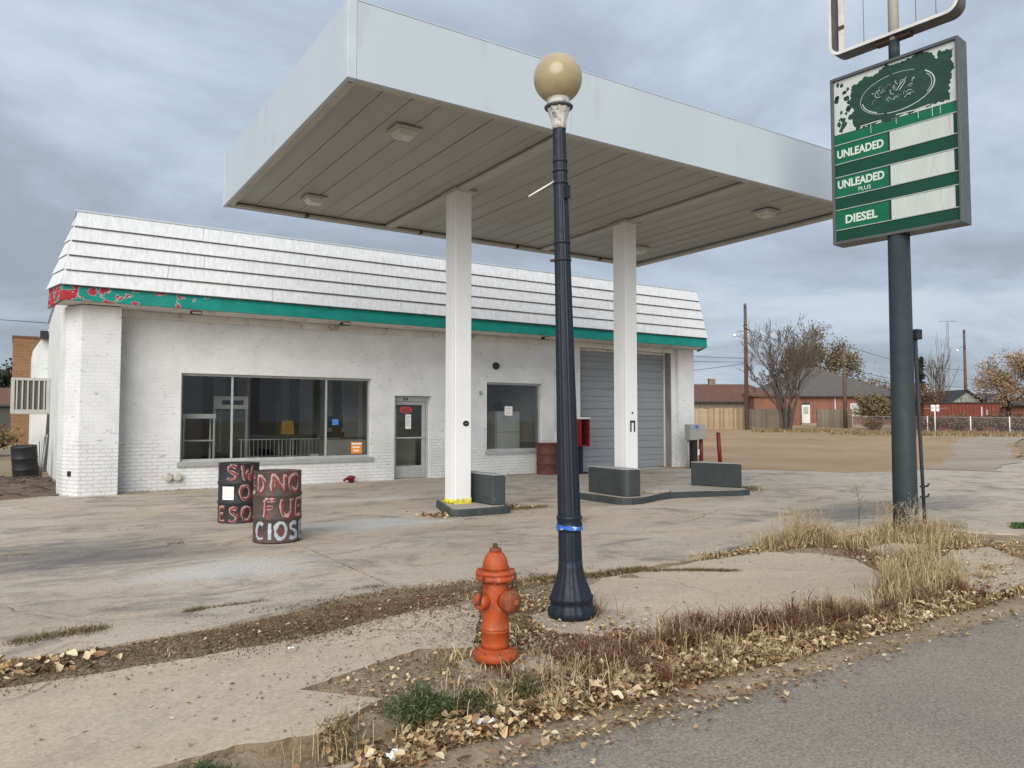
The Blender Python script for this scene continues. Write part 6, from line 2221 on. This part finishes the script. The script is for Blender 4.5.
joint_grass(mb, [(7.0, 10.95), (7.9, 11.0)], 700, .1, .06, rnd, False)
joint_grass(mb, [(2.0, 17.88), (3.4, 17.9), (5, 17.9)], 500, .03, .05, rnd)
joint_grass(mb, [(8.2, 17.85), (9.0, 17.85)], 200, .03, .05, rnd)
joint_grass(mb, [(9.4, 17.88), (12.6, 17.88)], 500, .03, .05, rnd)
joint_grass(mb, [(5.4, 5.85), (6.0, 5.4), (6.2, 5.3)], 320, .03, .03, rnd)
joint_grass(mb, [(10.4, 5.6), (10.9, 5.75), (11.4, 5.75)], 500, .09, .07, rnd)
tag(mb.build('joint_grass', M['olive_grass']), 'olive dry tufts growing in the apron joints', 'grass', kind='stuff')

# far dry grass strip in front of the wire fence and houses
mb = MB()
rnd = random.Random(303)
for k in range(9000):
    u = rnd.uniform(752, 1060); D = (58 - (u - 850) * .02) + rnd.gauss(0, 1.6)
    if u < 830: D = 62 + rnd.gauss(0, 1.2)
    p = far(u, D)
    a = rnd.uniform(0, 6.28); h = rnd.uniform(.06, .30) * (1.3 if rnd.random() < .2 else 1)
    d = Vector((math.cos(a), math.sin(a), 0)) * .05
    j = len(mb.v)
    mb.v += [tuple(p - d), tuple(p + d), tuple(p + Vector((rnd.uniform(-.1, .1), rnd.uniform(-.1, .1), h)))]
    mb.face((j, j + 1, j + 2))
tag(mb.build('far_dry_grass', M['chaff']), 'strip of dry grass along the far wire fence', 'dry grass', kind='stuff')

# twigs and rubble on the soil heap
mb = MB()
for k in range(420):
    x, y = rnd.uniform(-2.2, .75), rnd.uniform(17.9, 23.5)
    z = h_mound(x, y)
    a = rnd.uniform(0, 6.28); L = rnd.uniform(.08, .45)
    mb.tube([(x, y, z + .01), (x + L * math.cos(a), y + L * math.sin(a), z + .02 + rnd.uniform(0, .06))], rnd.uniform(.004, .012), 3)
tag(mb.build('twig_litter', M['twig']), 'broken twigs strewn over the soil heap by the left wall', 'twigs', kind='stuff')
# gravel bits
mb = MB()
for k in range(420):
    cx, cy, sx, sy = rnd.choice(((1.9, 4.2, .45, .3), (2.6, 4.8, .6, .3), (1.3, 4.6, .8, .4), (10.5, 11.1, .8, .3), (6, 10.4, .8, .3), (4.5, 2.95, 3.0, .12), (2, 6.0, 3, .2)))
    x, y = rnd.gauss(cx, sx), rnd.gauss(cy, sy)
    z, hard = surf(x, y)
    s_ = rnd.uniform(.003, .010)
    mb.lathe([(s_ * .5, 0), (s_, s_ * .5), (s_ * .4, s_ * 1.0)], 5, (x, y, z), smooth=False)
M['pebble'] = leafmat('pebbles', (.20, .16, .12))
tag(mb.build('gravel', M['pebble']), 'loose gravel on the bare patch left of the hydrant', 'gravel', kind='stuff')


# individual weeds
def weed(label, loc, w, h, n, m, seed, leaf_s=.022, name='green_weed', cat='weed'):
    t = thing(name, label, cat, loc, 0)
    r_ = random.Random(seed)
    st = MB(); lv = MB()
    for k in range(n):
        a = r_.uniform(0, 6.28); f = r_.uniform(.1, 1)
        b = Vector((w * f * math.cos(a), w * f * math.sin(a), h * r_.uniform(.4, 1.0) * (1 - .45 * f)))
        mid = b * .5 + Vector((0, 0, h * .12))
        st.tube([(b.x * .15, b.y * .15, -.02), mid, b], [.003, .0025, .0012], 3, caps=False)
        leaves(lv, [mid.lerp(b, q / 6) for q in range(7)], 3, .018, leaf_s * 1.5, r_, 0, .22)
    st.build('stems', m, t); lv.build('leaves', m, t)
    return t


weed('low green weed clump left of the hydrant', (1.80, 3.66, -.06), .22, .22, 150, leafmat('dull green weed', (.085, .105, .040)), 1, .011)
weed('small olive weed beside the green clump, nearer the hydrant', (2.08, 3.58, -.06), .18, .17, 80, leafmat('olive weed', (.085, .088, .036)), 2, .010)
weed('green weed at the bottom picture edge in front of the slab', (.72, 3.62, -.12), .16, .13, 110, leafmat('mid green weed', (.080, .105, .045)), 3, .011)
weed('thin green weed under the hydrant, at its street side', (2.42, 3.60, -.05), .12, .18, 50, leafmat('dull olive weed', (.10, .095, .045)), 5, .010)
weed('small green tuft at the right edge of the apron', (12.0, 5.15, 0), .22, .06, 30, M['leaf_weed'], 4)
weed('bristly brown seed-head weed at the slab corner by the kerb', (1.36, 3.62, -.11), .12, .26, 30, M['chaff'], 6, .012, 'dry_weed')
weed('bleached twiggy dead weed at the foot of the sign pole', (9.95, 5.62, 0), .26, .62, 26, leafmat('bleached straw', (.55, .48, .36)), 7, .008, 'dry_weed')
t = thing('dry_weed', 'tall sparse dead weed left of the sign pole', 'weed', (10.15, 6.5, 0))
r_ = random.Random(3)
mb = MB(); mb.tube([(0, 0, 0), (.02, 0, .3), (-.03, .02, .62)], [.006, .005, .002], 4)
for k in range(16):
    z = r_.uniform(.15, .6); a = r_.uniform(0, 6.28); L = r_.uniform(.06, .16)
    mb.tube([(0, 0, z), (L * math.cos(a), L * math.sin(a), z + L * .7)], [.003, .0012], 3)
mb.build('stem', M['chaff'], t)
mb = MB(); leaves(mb, [(r_.gauss(0, .08), r_.gauss(0, .08), r_.uniform(.15, .62)) for _ in range(40)], 1, .01, .012, r_); mb.build('leaves', M['olive_grass'], t)
# scraps of litter
for k, (x, y, s_, lab) in enumerate(((2.05, 3.42, .05, 'crumpled white paper scrap in the leaves left of the hydrant'), (3.0, 3.35, .035, 'white scrap in the leaves right of the hydrant'), (1.55, 3.40, .04, 'white paper scrap near the kerb break'), (1.55, 5.05, .02, 'tiny white scrap on the slab'), (8.55, 4.0, .04, 'white scrap in the weeds below the sign pole'))):
    r_ = random.Random(k)
    mb = MB()
    i = 0
    for j in range(5):
        for q in range(5):
            mb.v.append((s_ * (j / 2 - 1) + r_.uniform(-.3, .3) * s_ * .5, s_ * (q / 2 - 1) * .8 + r_.uniform(-.3, .3) * s_ * .5, r_.uniform(0, s_ * .7)))
    for j in range(4):
        for q in range(4):
            mb.face((j * 5 + q, (j + 1) * 5 + q, (j + 1) * 5 + q + 1, j * 5 + q + 1), 0)
    z, _ = surf(x, y)
    o = mb.build('paper_scrap', M['paper'], loc=(x, y, z + .03))
    tag(o, lab, 'litter', 'scraps of litter')
